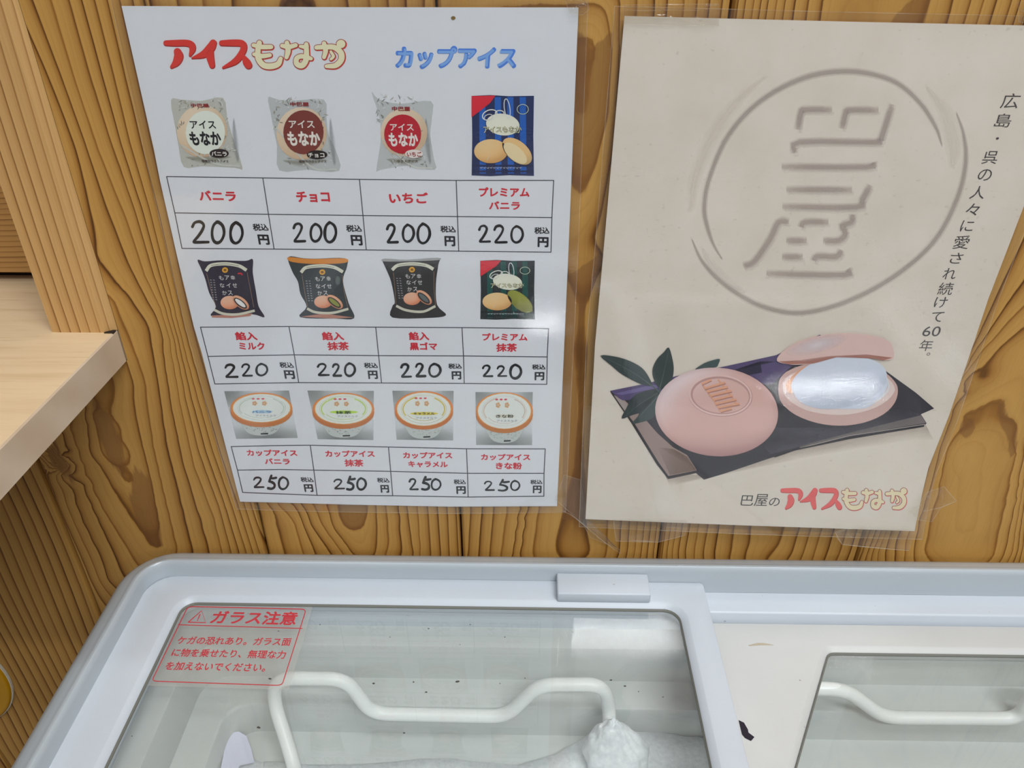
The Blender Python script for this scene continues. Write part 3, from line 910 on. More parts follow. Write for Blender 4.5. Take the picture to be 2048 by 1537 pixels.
def clear_pack(T, outline, oc, orx, ory, ocol, tcol, ttl, sub, tag_c, tag_bg, tag_fg, tag_t, maker, foot, wf, base):
    P = Print(SA, T, 1.1)
    P.poly(outline, base, 1, a=0.58, smooth=3)
    n_ = len(outline); cx_ = sum(p[0] for p in outline) / n_
    P.stroke([(max(p[0] for p in outline) - 75, outline[4][1]), (max(p[0] for p in outline) - 62, outline[5][1] + 60), (max(p[0] for p in outline) - 35, max(p[1] for p in outline) - 40)], [10, 50, 20], (150, 154, 156), 2, soft=True, cap=False, a=.5)
    P.stroke([(min(p[0] for p in outline) + 120, max(p[1] for p in outline) - 90), (cx_ + 20, max(p[1] for p in outline) - 70), (max(p[0] for p in outline) - 90, max(p[1] for p in outline) - 95)], [10, 60, 10], (150, 148, 130), 2, soft=True, cap=False, a=.5)
    xs = [p[0] for p in outline]; ys = [p[1] for p in outline]
    wafer(P, wf[0], wf[1], wf[2], wf[3], 0, 2, (228, 212, 190), (206, 178, 148))
    for k in range(80):                       # creases and glints of the clear wrapper
        edge = random.random()
        if edge < 0.3: x = random.uniform(min(xs) + 60, max(xs) - 170); y = random.uniform(min(ys) + 10, min(ys) + 90)
        elif edge < 0.65: x = random.uniform(min(xs) + 150, max(xs) - 60); y = random.uniform(max(ys) - 180, max(ys) - 15)
        elif edge < 0.85: x = random.uniform(max(xs) - 220, max(xs) - 130); y = random.uniform(min(ys) + 100, max(ys) - 100)
        else: x = random.uniform(min(xs) + 40, min(xs) + 100); y = random.uniform(min(ys) + 80, min(ys) + 260)
        an = random.uniform(-1.2, 1.9); L = random.uniform(12, 46)
        col = random.choice([(225, 228, 224), (240, 242, 240), (138, 138, 126), (165, 160, 142), (120, 122, 112)])
        P.stroke([(x, y), (x + L * 0.5 * math.cos(an) + 4, y + L * 0.5 * math.sin(an)), (x + L * math.cos(an), y + L * math.sin(an))], [3, 10, 3], col, 3, a=0.62, cap=False, smooth=2)
    P.stroke([(outline[-2][0] + 20, outline[-2][1] - 12), ((xs[0] + max(xs)) / 2 + 60, max(ys) - 40), (max(xs) - 20, max(ys) - 14)], 16, (214, 216, 210), 3, a=0.7, cap=False)
    P.ell(oc[0], oc[1], orx, ory, ocol, 4)
    P.text(*ttl, tcol, 5, 0.02); P.text(*sub, tcol, 5, 0.045)
    P.ell(*tag_c, tag_bg, 5); P.text(*tag_t, tag_fg, 6, 0.03)
    P.text(*maker, (140, 30, 34), 5, 0.03)
    P.text(*foot, (70, 50, 45), 5, 0.01)
    return P


T3 = (240, 0, 4.267, 4.267); T4 = (700, 0, 4.267, 4.267)
P = clear_pack(T3, [(435, 855), (520, 850), (700, 860), (880, 835), (915, 1000), (955, 1150), (1045, 1430), (980, 1432), (700, 1420), (545, 1425), (500, 1250), (470, 1080)],
               (730, 1130), 168, 186, (226, 232, 222), (24, 24, 28), ('アイス', 608, 1098, 824, 1098, 70), ('もなか', 610, 1242, 875, 1242, 122),
               (848, 1308, 82, 38), (36, 16, 18), (235, 232, 225), ('バニラ', 785, 1330, 918, 1332, 40), ('中巴屋', 610, 914, 762, 916, 32),
               ('種類別ラクトアイス', 702, 1386, 930, 1388, 24), (700, 1120, 215, 225), (198, 198, 184))
P.build('product_picture', pA, 'vanilla wafer ice in clear wrapper with white oval')
P = clear_pack(T3, [(1265, 830), (1350, 850), (1500, 858), (1740, 850), (1762, 1000), (1780, 1150), (1840, 1280), (1870, 1460), (1600, 1448), (1360, 1455), (1340, 1250), (1310, 1100), (1285, 960)],
               (1567, 1128), 172, 188, (124, 54, 46), (238, 234, 226), ('アイス', 1448, 1092, 1664, 1092, 66), ('もなか', 1440, 1245, 1716, 1245, 126),
               (1683, 1320, 88, 38), (22, 14, 14), (235, 232, 225), ('チョコ', 1610, 1343, 1748, 1343, 40), ('中巴屋', 1455, 905, 1615, 907, 36),
               ('種類別ラクトアイス', 1530, 1388, 1765, 1388, 22), (1550, 1140, 215, 225), (196, 200, 198))
P.build('product_picture', pA, 'chocolate wafer ice in clear wrapper with brown oval')
P = clear_pack(T4, [(185, 785), (250, 850), (440, 885), (690, 862), (700, 1000), (685, 1150), (715, 1350), (722, 1450), (480, 1415), (260, 1450), (225, 1450), (262, 1200), (250, 1000)],
               (450, 1144), 158, 168, (186, 26, 46), (240, 236, 232), ('アイス', 345, 1115, 545, 1115, 60), ('もなか', 335, 1250, 585, 1250, 120),
               (546, 1312, 76, 36), (236, 226, 222), (150, 34, 40), ('いちご', 488, 1336, 612, 1336, 42), ('中巴屋', 360, 945, 515, 947, 38),
               ('ラクトアイス', 405, 1386, 580, 1386, 22), (460, 1130, 200, 205), (200, 204, 202))
P.build('product_picture', pA, 'strawberry wafer ice in clear wrapper with red circle')


def premium(T, x0, y0, x1, y1, base, stripe, second, filling):
    P = Print(SA, T)
    X = lambda a: x0 + (x1 - x0) * a
    Y = lambda b: y0 + (y1 - y0) * b
    P.poly([(x0, y0 + 4), (X(.3), y0 - 4), (X(.6), y0 + 6), (x1, y0 + 3), (X(.99), Y(.5)), (x1, y1), (X(.6), y1 - 6), (X(.3), y1 + 2), (x0, y1 - 4), (X(.01), Y(.5))], base, 1)
    for a in (0.17, 0.42, 0.62, 0.82): P.poly([(X(a - .05), Y(.02)), (X(a + .05), Y(.02)), (X(a + .06), Y(.97)), (X(a - .04), Y(.97))], stripe, 2, a=0.75)
    for b in (0.86, 0.93): P.poly([(X(.01), Y(b)), (X(.99), Y(b)), (X(.99), Y(b + .025)), (X(.01), Y(b + .025))], base, 3, a=0.8)
    P.poly([(x0, y0 + 4), (X(.38), y0), (X(.3), Y(.09)), (X(.12), Y(.2)), (x0, Y(.27))], (196, 34, 52), 4)
    P.ell(X(.50), Y(.36), (x1 - x0) * .27, (y1 - y0) * .135, (222, 222, 206), 4, 8)
    P.arc(X(.29), Y(.24), (x1 - x0) * .12, (y1 - y0) * .06, 9, (205, 206, 200), 5, rot=-20)
    P.arc(X(.27), Y(.27), (x1 - x0) * .07, (y1 - y0) * .035, 7, (190, 192, 188), 5, rot=-20)
    P.arc(X(.45), Y(.22), (x1 - x0) * .07, (y1 - y0) * .035, 8, (205, 206, 200), 5)
    P.arc(X(.57), Y(.16), (x1 - x0) * .045, (y1 - y0) * .12, 7, (200, 204, 206), 5, rot=-8)
    P.arc(X(.82), Y(.17), (x1 - x0) * .09, (y1 - y0) * .06, 6, (170, 178, 160), 5)
    P.text('アイスもなか', X(.19), Y(.465), X(.80), Y(.465), (y1 - y0) * .085, (70, 70, 50), 5, 0.05)
    P.text('アイスもなか', X(.19), Y(.465), X(.80), Y(.465), (y1 - y0) * .085, (216, 212, 176), 6, 0.0)
    wafer(P, X(.31), Y(.69), (x1 - x0) * .27, (y1 - y0) * .15, 0, 7, (236, 208, 158), (190, 145, 90))
    wafer(P, X(.73), Y(.69), (x1 - x0) * .28, (y1 - y0) * .125, 40, 7, second, tuple(int(q * .8) for q in second))
    if filling: P.ell(X(.70), Y(.715), (x1 - x0) * .23, (y1 - y0) * .085, filling, 8, 41)
    P.stroke([(X(.30), Y(.72)), (X(.25), Y(.80))], [2, 6], (244, 236, 220), 8, a=.7)
    for k in range(13):
        a = 0.14 + 0.052 * k
        P.stroke([(X(a), Y(.893)), (X(a + .025), Y(.9 + .004 * (k % 3))), (X(a + .03), Y(.888))], 5, (176, 182, 188), 8, a=.8, smooth=0)
    return P


premium(T4, 1038, 815, 1570, 1502, (30, 42, 84), (34, 98, 190), (226, 188, 132), (228, 210, 168)).build('product_picture', pA, 'premium vanilla wafer ice in dark blue striped pouch')
T6 = (710, 340, 4.876, 4.876); T5 = (320, 340, 4.876, 4.876)
premium(T6, 1222, 882, 1753, 1460, (30, 36, 40), (20, 84, 78), (142, 146, 62), None).build('product_picture', pA, 'premium green tea wafer ice in dark green striped pouch')


def bean_pack(T, outline, base, strip, strip_col, rib, gold, rows, w1, w2, fill, rib2, frame, foot):
    P = Print(SA, T)
    P.poly(outline, base, 1, smooth=4)
    if strip: P.poly(strip, strip_col, 2, smooth=3)
    if foot: P.poly(foot, (168, 118, 104), 2)
    P.stroke(rib, 32, (198, 198, 182), 3, cap=False)
    P.stroke([(p[0], p[1]) for p in rib[1:-1]], 5, (120, 122, 112), 4, cap=False, a=.6)
    P.stroke(rib2, 24, (190, 188, 172), 3, cap=False)
    P.ell(gold[0], gold[1], 29, 27, (206, 152, 50), 3); P.ell(gold[0], gold[1], 15, 12, (120, 80, 30), 4)
    for f_ in frame: P.stroke(f_, 4, (140, 112, 92), 2, smooth=0, cap=False)
    for chs, pts in rows:
        for ch, (x, y) in zip(chs, pts): P.text(ch, x - 22, y + 21, x + 22, y + 21, 42, (222, 222, 220), 4, 0.0)
    for cx0 in (-115, -85):       # columns of small vertical print
        for k in range(9):
            x = rows[1][1][0][0] + cx0 + k * 3; y = rows[0][1][0][1] + 20 + k * 24
            P.stroke([(x - 5, y), (x + 5, y + 2)], 8, (176, 176, 180), 4, a=.55, smooth=0)
    wafer(P, *w1, 0, 5, (238, 196, 170), (196, 124, 92))
    wafer(P, w2[0], w2[1], w2[2], w2[3], w2[4], 6, (222, 172, 140), (184, 124, 96))
    P.ell(w2[0] - 4, w2[1] + 6, w2[2] * .82, w2[3] * .66, (52, 44, 46), 7, w2[4])
    P.ell(w2[0] - 4, w2[1] + 4, w2[2] * .66, w2[3] * .42, fill, 8, w2[4])
    return P


b = bean_pack(T5, [(367, 878), (440, 892), (600, 882), (830, 888), (905, 872), (905, 1000), (935, 1180), (962, 1330), (1020, 1437), (900, 1408), (700, 1430), (497, 1425), (545, 1335), (480, 1200), (440, 1060), (400, 960)],
              (36, 32, 52), None, None, [(450, 985), (500, 930), (640, 915), (770, 935), (845, 978)], (635, 976),
              [('もア幸', [(602, 1052), (660, 1050), (716, 1050)]), ('ないせ'.replace('い', 'イ'), [(612, 1125), (675, 1125), (735, 1125)]), ('かス', [(635, 1198), (690, 1198)])],
              (682, 1292, 90, 66), (790, 1292, 95, 48, 38), (226, 226, 226), [(530, 1365), (620, 1402), (760, 1408), (925, 1372)],
              [[(455, 1010), (500, 1180), (545, 1330)], [(850, 1000), (885, 1180), (915, 1340)]], [(500, 1420), (700, 1412), (900, 1400), (880, 1425), (700, 1445), (510, 1440)])
b.stroke([(765, 1010), (790, 1008), (800, 1020)], 14, (190, 40, 50), 4)
b.build('product_picture', pA, 'milk bean-paste wafer ice in navy pouch')
b = bean_pack(T5, [(1252, 850), (1400, 862), (1520, 866), (1803, 862), (1825, 940), (1785, 1080), (1840, 1300), (1893, 1447), (1700, 1450), (1367, 1437), (1430, 1335), (1370, 1210), (1345, 1090), (1290, 990)],
              (44, 50, 54), [(1252, 850), (1400, 864), (1520, 868), (1803, 862), (1812, 905), (1600, 918), (1400, 912), (1265, 890)], (196, 124, 46),
              [(1375, 1000), (1430, 950), (1585, 935), (1700, 950), (1785, 995)], (1583, 996),
              [('もア幸', [(1538, 1062), (1592, 1060), (1648, 1060)]), ('なイせ', [(1545, 1133), (1600, 1133), (1655, 1133)]), ('かス', [(1562, 1200), (1618, 1200)])],
              (1592, 1285, 88, 62), (1705, 1285, 94, 48, 38), (130, 134, 62), [(1435, 1352), (1520, 1388), (1680, 1394), (1838, 1355)],
              [[(1385, 1020), (1410, 1180), (1440, 1335)], [(1775, 1020), (1795, 1180), (1830, 1340)]], [(1370, 1432), (1600, 1400), (1890, 1440), (1700, 1450)])
b.ell(1735, 1078, 24, 44, (84, 92, 92), 3)
b.build('product_picture', pA, 'green tea bean-paste wafer ice in dark pouch with orange top')
b = bean_pack(T6, [(268, 875), (345, 868), (500, 880), (803, 860), (812, 930), (790, 1100), (800, 1315), (888, 1418), (700, 1445), (365, 1440), (365, 1330), (388, 1285), (352, 1090), (300, 960)],
              (44, 42, 44), [(268, 870), (345, 866), (500, 876), (803, 856), (808, 880), (500, 892), (280, 892)], (150, 150, 150),
              [(362, 975), (420, 930), (560, 915), (690, 930), (765, 968)], (556, 972),
              [('もア幸', [(515, 1036), (570, 1036), (626, 1036)]), ('なイせ', [(525, 1096), (580, 1096), (636, 1096)]), ('かス', [(535, 1163), (590, 1163)])],
              (557, 1255, 84, 62), (675, 1242, 92, 48, 42), (92, 98, 100), [(402, 1325), (500, 1368), (660, 1382), (785, 1328)],
              [[(375, 1000), (390, 1160), (400, 1310)], [(770, 990), (770, 1160), (785, 1320)]], None)
b.build('product_picture', pA, 'black sesame bean-paste wafer ice in charcoal pouch')


def cup(T, quad, lid, white, lid_col, ringcol, band, name, sub, namecol):
    P = Print(SA, T)
    (qx0, qy0), (qx1, qy1), (qx2, qy2), (qx3, qy3) = quad
    # studio backdrop printed behind the cup: grey at the far corner and around the foot
    nx, ny = 10, 8
    ids = {}
    for j in range(ny + 1):
        for i in range(nx + 1):
            s, t_ = i / nx, j / ny
            x = (qx0 * (1 - s) + qx1 * s) * (1 - t_) + (qx3 * (1 - s) + qx2 * s) * t_
            y = (qy0 * (1 - s) + qy1 * s) * (1 - t_) + (qy3 * (1 - s) + qy2 * s) * t_
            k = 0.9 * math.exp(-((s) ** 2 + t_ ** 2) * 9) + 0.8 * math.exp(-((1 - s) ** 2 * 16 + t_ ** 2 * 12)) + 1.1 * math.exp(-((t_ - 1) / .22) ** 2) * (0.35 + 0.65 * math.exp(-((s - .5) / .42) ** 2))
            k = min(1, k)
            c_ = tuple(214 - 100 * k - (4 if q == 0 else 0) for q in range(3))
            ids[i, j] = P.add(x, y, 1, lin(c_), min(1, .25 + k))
    for j in range(ny):
        for i in range(nx): P.f.append([ids[i, j], ids[i + 1, j], ids[i + 1, j + 1], ids[i, j + 1]])
    cx, cy, rx, ry = lid
    bx = rx * .62
    P.poly([(cx - bx, cy + ry * .72), (cx - bx * .93, cy + ry * 1.25), (cx - bx * .6, cy + ry * 1.62), (cx, cy + ry * 1.74), (cx + bx * .6, cy + ry * 1.62), (cx + bx * .93, cy + ry * 1.25), (cx + bx * 1.02, cy + ry * .7)], (176, 182, 180), 2, smooth=3)
    for k in range(60):
        a_ = random.uniform(-.85, .85); yy = cy + ry * (1.22 + random.uniform(0, .36)) - abs(a_) * ry * .25
        P.stroke([(cx + bx * a_, yy), (cx + bx * a_ + random.uniform(4, 16), yy + random.uniform(-6, 6))], 4, random.choice([(110, 116, 112), (92, 96, 92), (214, 216, 214)]), 3, a=.75, smooth=0, cap=False)
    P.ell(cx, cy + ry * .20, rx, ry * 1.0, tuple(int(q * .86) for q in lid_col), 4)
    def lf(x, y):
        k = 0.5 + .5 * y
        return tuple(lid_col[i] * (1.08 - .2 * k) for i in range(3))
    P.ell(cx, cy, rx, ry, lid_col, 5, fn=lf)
    P.ell(white[0], white[1], white[2] + 8, white[3] + 6, (232, 176, 96), 6)
    P.ell(*white, (224, 228, 224), 7)
    P.arc(white[0], white[1], white[2] * .78, white[3] * .78, 14, ringcol, 8, 150, 250, a=.7)
    P.arc(white[0], white[1], white[2] * .78, white[3] * .78, 14, ringcol, 8, -60, 30, a=.7)
    P.arc(white[0], white[1], white[2] * .70, white[3] * .70, 6, ringcol, 8, 60, 150, a=.5)
    P.arc(white[0], white[1], white[2] * .84, white[3] * .86, 6, ringcol, 8, 0, 360, a=.3)
    wx, wy = white[0], white[1]; W = white[2]; Hh = white[3]
    for k in (-1, 0, 1): P.ell(wx - W * .12 + k * W * .17, wy - Hh * .66, W * .055, Hh * .05, (196, 52, 74), 8)
    for k in (-.24, .1):
        for q in range(5):
            th = q * 72
            P.ell(wx + W * k + W * .055 * math.cos(math.radians(th)), wy - Hh * .34 + Hh * .10 * math.sin(math.radians(th)), W * .04, Hh * .07, (230, 180, 130), 8, a=.8)
    P.ell((band[0] + band[1]) / 2, band[2], (band[1] - band[0]) / 2, 18, band[3], 8, a=.9)
    P.text(*name, namecol, 9, 0.03)
    P.text(*sub, (84, 100, 118), 9, 0.0)
    P.stroke([(cx - rx * .02, cy + ry * 1.62), (cx + rx * .22, cy + ry * 1.60)], 16, (26, 28, 28), 4, smooth=0, cap=False)
    return P


T9 = (440, 760, 5.689, 5.689); T10 = (760, 760, 5.689, 5.689)
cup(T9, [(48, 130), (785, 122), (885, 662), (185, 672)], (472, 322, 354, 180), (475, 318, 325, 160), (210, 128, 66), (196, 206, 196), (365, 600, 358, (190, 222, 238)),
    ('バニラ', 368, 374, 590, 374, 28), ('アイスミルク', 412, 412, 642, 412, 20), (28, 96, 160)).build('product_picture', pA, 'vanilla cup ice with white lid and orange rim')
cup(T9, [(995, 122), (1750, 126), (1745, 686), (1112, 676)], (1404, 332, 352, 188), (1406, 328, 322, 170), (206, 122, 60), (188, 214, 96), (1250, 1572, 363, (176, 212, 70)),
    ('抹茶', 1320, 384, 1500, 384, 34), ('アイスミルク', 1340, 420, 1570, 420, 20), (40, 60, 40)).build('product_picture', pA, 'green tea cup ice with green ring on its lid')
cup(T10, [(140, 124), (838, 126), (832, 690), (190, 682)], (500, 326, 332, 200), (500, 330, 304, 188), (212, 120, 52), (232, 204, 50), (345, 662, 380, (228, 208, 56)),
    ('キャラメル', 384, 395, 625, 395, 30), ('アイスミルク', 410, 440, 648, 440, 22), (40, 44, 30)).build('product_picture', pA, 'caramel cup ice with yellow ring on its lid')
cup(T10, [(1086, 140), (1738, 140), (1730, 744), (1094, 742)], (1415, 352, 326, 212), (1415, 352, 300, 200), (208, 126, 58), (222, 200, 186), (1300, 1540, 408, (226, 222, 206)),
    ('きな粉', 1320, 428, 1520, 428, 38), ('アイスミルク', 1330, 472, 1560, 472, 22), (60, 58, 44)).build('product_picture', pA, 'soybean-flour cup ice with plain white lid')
P = Print(SA); P.ell(906.5, 36, 4.6, 3.8, (116, 92, 52), 2); P.build('stain', pA, 'small brown spot near the top edge')
sheet_mesh('laminate_film', SA, filmA, 14, 0.00005, M_FILM, pA)
loop_strip('film_seam', SA, filmA, 1.3, 15, M_EDGE, pA)

# ------------------------------------------------------------------ second poster
pB = empty('picture_poster', tuple(SB.hit(1500, 1052)))
tag(pB, 'cream laminated poster with an embossed round seal and pink wafer cakes on a dark tray', 'poster')
outB = [(1249, 32), (1700, 43.5), (2048, 51), (2106, 53), (2048, 412), (1976, 600), (1951, 676), (1898, 832), (1873, 895), (1857, 936), (1845, 985), (1829, 1063), (1500, 1052), (1171, 1039), (1190, 690), (1210, 469)]
sheet_mesh('paper', SB, outB, 0, 0.0002, M_PAPERB, pB)
P = Print(SB, (1140, 0, 2.2555, 2.2555))
EM = (160, 150, 144)
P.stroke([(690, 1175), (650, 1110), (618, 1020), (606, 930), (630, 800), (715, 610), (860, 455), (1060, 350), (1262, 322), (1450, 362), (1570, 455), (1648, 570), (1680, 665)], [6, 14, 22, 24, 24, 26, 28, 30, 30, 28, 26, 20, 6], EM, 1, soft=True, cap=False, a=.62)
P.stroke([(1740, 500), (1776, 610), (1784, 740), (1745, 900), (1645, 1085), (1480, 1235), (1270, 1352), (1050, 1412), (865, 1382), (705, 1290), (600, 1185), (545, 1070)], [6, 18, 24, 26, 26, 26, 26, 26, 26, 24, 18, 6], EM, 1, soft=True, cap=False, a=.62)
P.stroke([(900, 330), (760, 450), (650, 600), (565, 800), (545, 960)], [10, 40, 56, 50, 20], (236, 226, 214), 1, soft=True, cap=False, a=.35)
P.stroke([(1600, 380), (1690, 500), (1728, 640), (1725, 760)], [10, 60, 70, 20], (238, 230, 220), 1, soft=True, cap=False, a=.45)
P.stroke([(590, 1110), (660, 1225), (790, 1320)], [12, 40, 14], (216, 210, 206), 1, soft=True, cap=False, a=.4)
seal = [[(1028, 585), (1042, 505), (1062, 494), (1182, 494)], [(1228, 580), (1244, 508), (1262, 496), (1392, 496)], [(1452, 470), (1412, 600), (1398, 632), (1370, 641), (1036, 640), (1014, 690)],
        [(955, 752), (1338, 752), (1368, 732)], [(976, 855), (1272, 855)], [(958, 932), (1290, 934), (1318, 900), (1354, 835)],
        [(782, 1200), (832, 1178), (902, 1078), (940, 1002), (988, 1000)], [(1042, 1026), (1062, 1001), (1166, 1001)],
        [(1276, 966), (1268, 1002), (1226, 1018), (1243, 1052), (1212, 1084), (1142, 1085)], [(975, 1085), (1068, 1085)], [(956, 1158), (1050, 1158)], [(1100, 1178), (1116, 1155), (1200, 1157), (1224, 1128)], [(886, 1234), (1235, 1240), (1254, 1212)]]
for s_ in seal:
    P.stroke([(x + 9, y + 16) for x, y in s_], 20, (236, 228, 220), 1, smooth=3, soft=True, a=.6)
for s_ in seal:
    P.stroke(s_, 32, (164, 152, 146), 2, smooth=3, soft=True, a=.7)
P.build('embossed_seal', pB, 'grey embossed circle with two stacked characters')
P = Print(SB)
chars = [('広', 2020, 201.7, 35), ('島', 2005.8, 240.8, 32), ('・', 1994.6, 277, 6), ('呉', 1979.8, 315, 30), ('の', 1969, 350, 27), ('人', 1955, 385, 29), ('々', 1944.7, 419, 26), ('に', 1933.6, 452, 25), ('愛', 1922.5, 484.6, 31),
         ('さ', 1912, 516.5, 25), ('れ', 1899, 547.5, 26), ('続', 1890.6, 577.7, 29), ('け', 1881, 605, 25), ('て', 1873.8, 634, 24), ('60', 1862.7, 662.8, 35), ('年', 1851.6, 691, 26), ('。', 1856.6, 708.5, 7)]
for ch, u, v_, w in chars:
    hh = {'・': 5, '。': 6, '60': 20, '人': 26, '々': 24, 'て': 20, 'に': 22}.get(ch, w * 0.86)
    P.text(ch, u - w / 2 - hh * .12, v_ + hh / 2, u + w / 2 - hh * .12, v_ + hh / 2 + w * .01, hh, (66, 62, 62), 1, 0.0, 0.0)
P.build('caption', pB, 'dark vertical lettering down the right side')
P = Print(SB, (1559.7 - 365 * 257.1 / 1580, 974.8 - 330 * 46.4 / 265, 1580 / 257.1, 265 / 46.4))
logo(P, (222, 96, 96), (240, 226, 190), (150, 90, 80), (170, 66, 70), 12)
P.T = (0, 0, 1, 1)
P.text('巴', 1480.4, 1011.5, 1505, 1012, 20.5, (60, 58, 58), 1, 0.0); P.text('屋', 1507, 1012.5, 1533, 1013, 24, (60, 58, 58), 1, 0.0); P.text('の', 1536.6, 1012.5, 1557.5, 1013, 16.5, (60, 58, 58), 1, 0.0)
P.build('lettering', pB, 'black, red and cream lettering at the lower right')

# printed photograph of the cakes
P = Print(SB)
C4 = (1140, 620, 3.202, 3.202); C5 = (1500, 600, 3.015, 3.015)
def c4(x, y): return (1140 + x / 3.202, 620 + y / 3.202)
def c5(x, y): return (1500 + x / 3.015, 600 + y / 3.015)
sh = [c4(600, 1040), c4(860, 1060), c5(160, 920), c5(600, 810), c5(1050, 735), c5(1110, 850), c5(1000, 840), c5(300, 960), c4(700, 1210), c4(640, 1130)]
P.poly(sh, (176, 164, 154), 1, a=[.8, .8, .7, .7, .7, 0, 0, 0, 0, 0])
tray = [c4(258, 520), c4(470, 475), c4(720, 415), c4(1000, 360), c4(1320, 290), c5(420, 210), c5(820, 430), c5(1000, 560), c5(1110, 655), c5(1030, 690), c5(1065, 745), c5(1040, 762), c5(600, 833), c5(270, 903), c5(150, 945),
        c4(1000, 1045), c4(858, 1088), c4(805, 1045), c4(630, 1083), c4(560, 990), c4(400, 720)]
P.poly(tray, (44, 40, 50), 2)
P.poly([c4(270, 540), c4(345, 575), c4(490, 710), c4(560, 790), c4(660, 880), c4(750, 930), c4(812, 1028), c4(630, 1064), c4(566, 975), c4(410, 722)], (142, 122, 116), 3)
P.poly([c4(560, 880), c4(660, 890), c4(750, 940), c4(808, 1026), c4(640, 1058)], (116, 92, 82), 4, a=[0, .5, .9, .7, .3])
P.poly([c4(280, 550), c4(330, 575), c4(420, 650), c4(360, 660)], (176, 164, 160), 4, a=.6)
P.stroke([c4(262, 525), c4(400, 727), c4(560, 985), c4(630, 1075), c4(800, 1040)], [2, 3, 4, 5, 4], (40, 32, 36), 4, smooth=0)
band = [c4(258, 518), c4(470, 475), c4(720, 415), c4(1000, 360), c4(1320, 290), c5(420, 210), c5(430, 340), c5(250, 400), c4(1300, 470), c4(700, 530), c4(540, 560), c4(330, 580)]
P.poly(band, (78, 66, 104), 3)
P.poly([c4(290, 535), c4(480, 490), c4(800, 440), c4(560, 500), c4(330, 545)], (112, 100, 148), 4, a=.8)
P.poly([c4(1050, 385), c4(1320, 330), c5(60, 370), c4(1230, 400), c4(1080, 430)], (44, 38, 62), 4, a=.9)
P.poly([c5(60, 850), c5(130, 770), c5(600, 770), c5(900, 650), c5(1028, 690), c5(1060, 740), c5(600, 815), c5(300, 885), c5(120, 930)], (66, 62, 74), 3, a=[.2, .7, .6, .3, .9, 1, 1, 1, .9])
P.poly([c5(300, 880), c5(600, 800), c5(1030, 695), c5(1060, 742), c5(600, 815), c5(300, 893)], (112, 104, 104), 4, a=[.5, .6, .9, 1, 1, .8])
P.stroke([c5(300, 893), c5(600, 818), c5(1050, 750)], 1.6, (150, 140, 136), 5, smooth=0)
P.stroke([c5(150, 945), c5(270, 903), c5(600, 834), c5(1045, 760)], 3, (30, 27, 34), 5, smooth=0)
P.build('tray_print', pB, 'printed dark tray with a purple cloth')
P = Print(SB)
for lf_, cc in [([(195, 292), (290, 298), (380, 325), (460, 370), (505, 430), (525, 485), (470, 478), (420, 460), (330, 410), (270, 360)], (46, 58, 58)),
            ([(632, 240), (655, 310), (664, 380), (650, 450), (600, 505), (560, 490), (532, 430), (530, 370), (560, 310), (600, 270)], (48, 60, 60)),
            ([(560, 510), (450, 528), (395, 565), (362, 625), (330, 695), (400, 672), (450, 655), (510, 600)], (38, 48, 50)),
            ([(575, 520), (500, 560), (450, 620), (438, 675), (398, 726), (470, 715), (530, 690), (556, 640), (590, 560)], (52, 64, 64)),
            ([(800, 382), (850, 345), (900, 325), (957, 313), (950, 345), (935, 365), (870, 372)], (60, 76, 76))]:
    P.poly([c4(*q) for q in lf_], cc, 6, smooth=3)
P.stroke([c4(200, 295), c4(380, 385), c4(525, 485), c4(580, 530)], [.5, 1, 2, 3], (74, 90, 88), 7)
P.stroke([c4(632, 250), c4(600, 400), c4(570, 520)], [.5, 1, 2], (74, 90, 88), 7)
P.stroke([c4(340, 690), c4(450, 600), c4(560, 530)], [.5, 1, 2], (66, 80, 78), 7)
P.stroke([c4(405, 722), c4(500, 620), c4(575, 540)], [.5, 1, 2], (76, 92, 90), 7)
P.build('leaf_print', pB, 'printed dark green leaf sprig')
P = Print(SB)


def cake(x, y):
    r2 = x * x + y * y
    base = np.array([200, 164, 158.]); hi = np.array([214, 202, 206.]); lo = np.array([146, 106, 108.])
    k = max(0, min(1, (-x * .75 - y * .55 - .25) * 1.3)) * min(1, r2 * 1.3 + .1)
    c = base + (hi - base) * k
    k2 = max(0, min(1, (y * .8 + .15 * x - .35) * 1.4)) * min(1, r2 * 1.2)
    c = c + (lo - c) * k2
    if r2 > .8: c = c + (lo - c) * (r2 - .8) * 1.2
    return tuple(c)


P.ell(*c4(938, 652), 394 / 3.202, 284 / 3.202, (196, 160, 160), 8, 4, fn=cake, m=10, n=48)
P.arc(*c4(965, 548), 192 / 3.202, 122 / 3.202, 7.0, (176, 138, 134), 9, rot=4)
P.arc(*c4(962, 545), 196 / 3.202, 126 / 3.202, 3.0, (224, 194, 188), 9, rot=4)
st = [((845, 470), (900, 445)), ((862, 500), (990, 462)), ((880, 520), (1005, 490)), ((905, 545), (1030, 515)), ((925, 572), (1035, 545)), ((930, 600), (1060, 570)), ((950, 622), (1080, 598)), ((965, 645), (1030, 628))]
for a_, b_ in st:
    P.stroke([c4(*a_), c4(*b_)], 3.4, (216, 160, 130), 10, smooth=0); P.stroke([c4(a_[0] + 4, a_[1] + 9), c4(b_[0] + 4, b_[1] + 9)], 1.8, (168, 120, 108), 11, smooth=0)
P.stroke([c4(850, 480), c4(930, 590), c4(965, 650)], 2.6, (208, 152, 124), 10, smooth=0); P.stroke([c4(950, 445), c4(1010, 520), c4(1070, 610)], 2.6, (208, 152, 124), 10, smooth=0)
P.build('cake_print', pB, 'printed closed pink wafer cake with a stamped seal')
P = Print(SB)
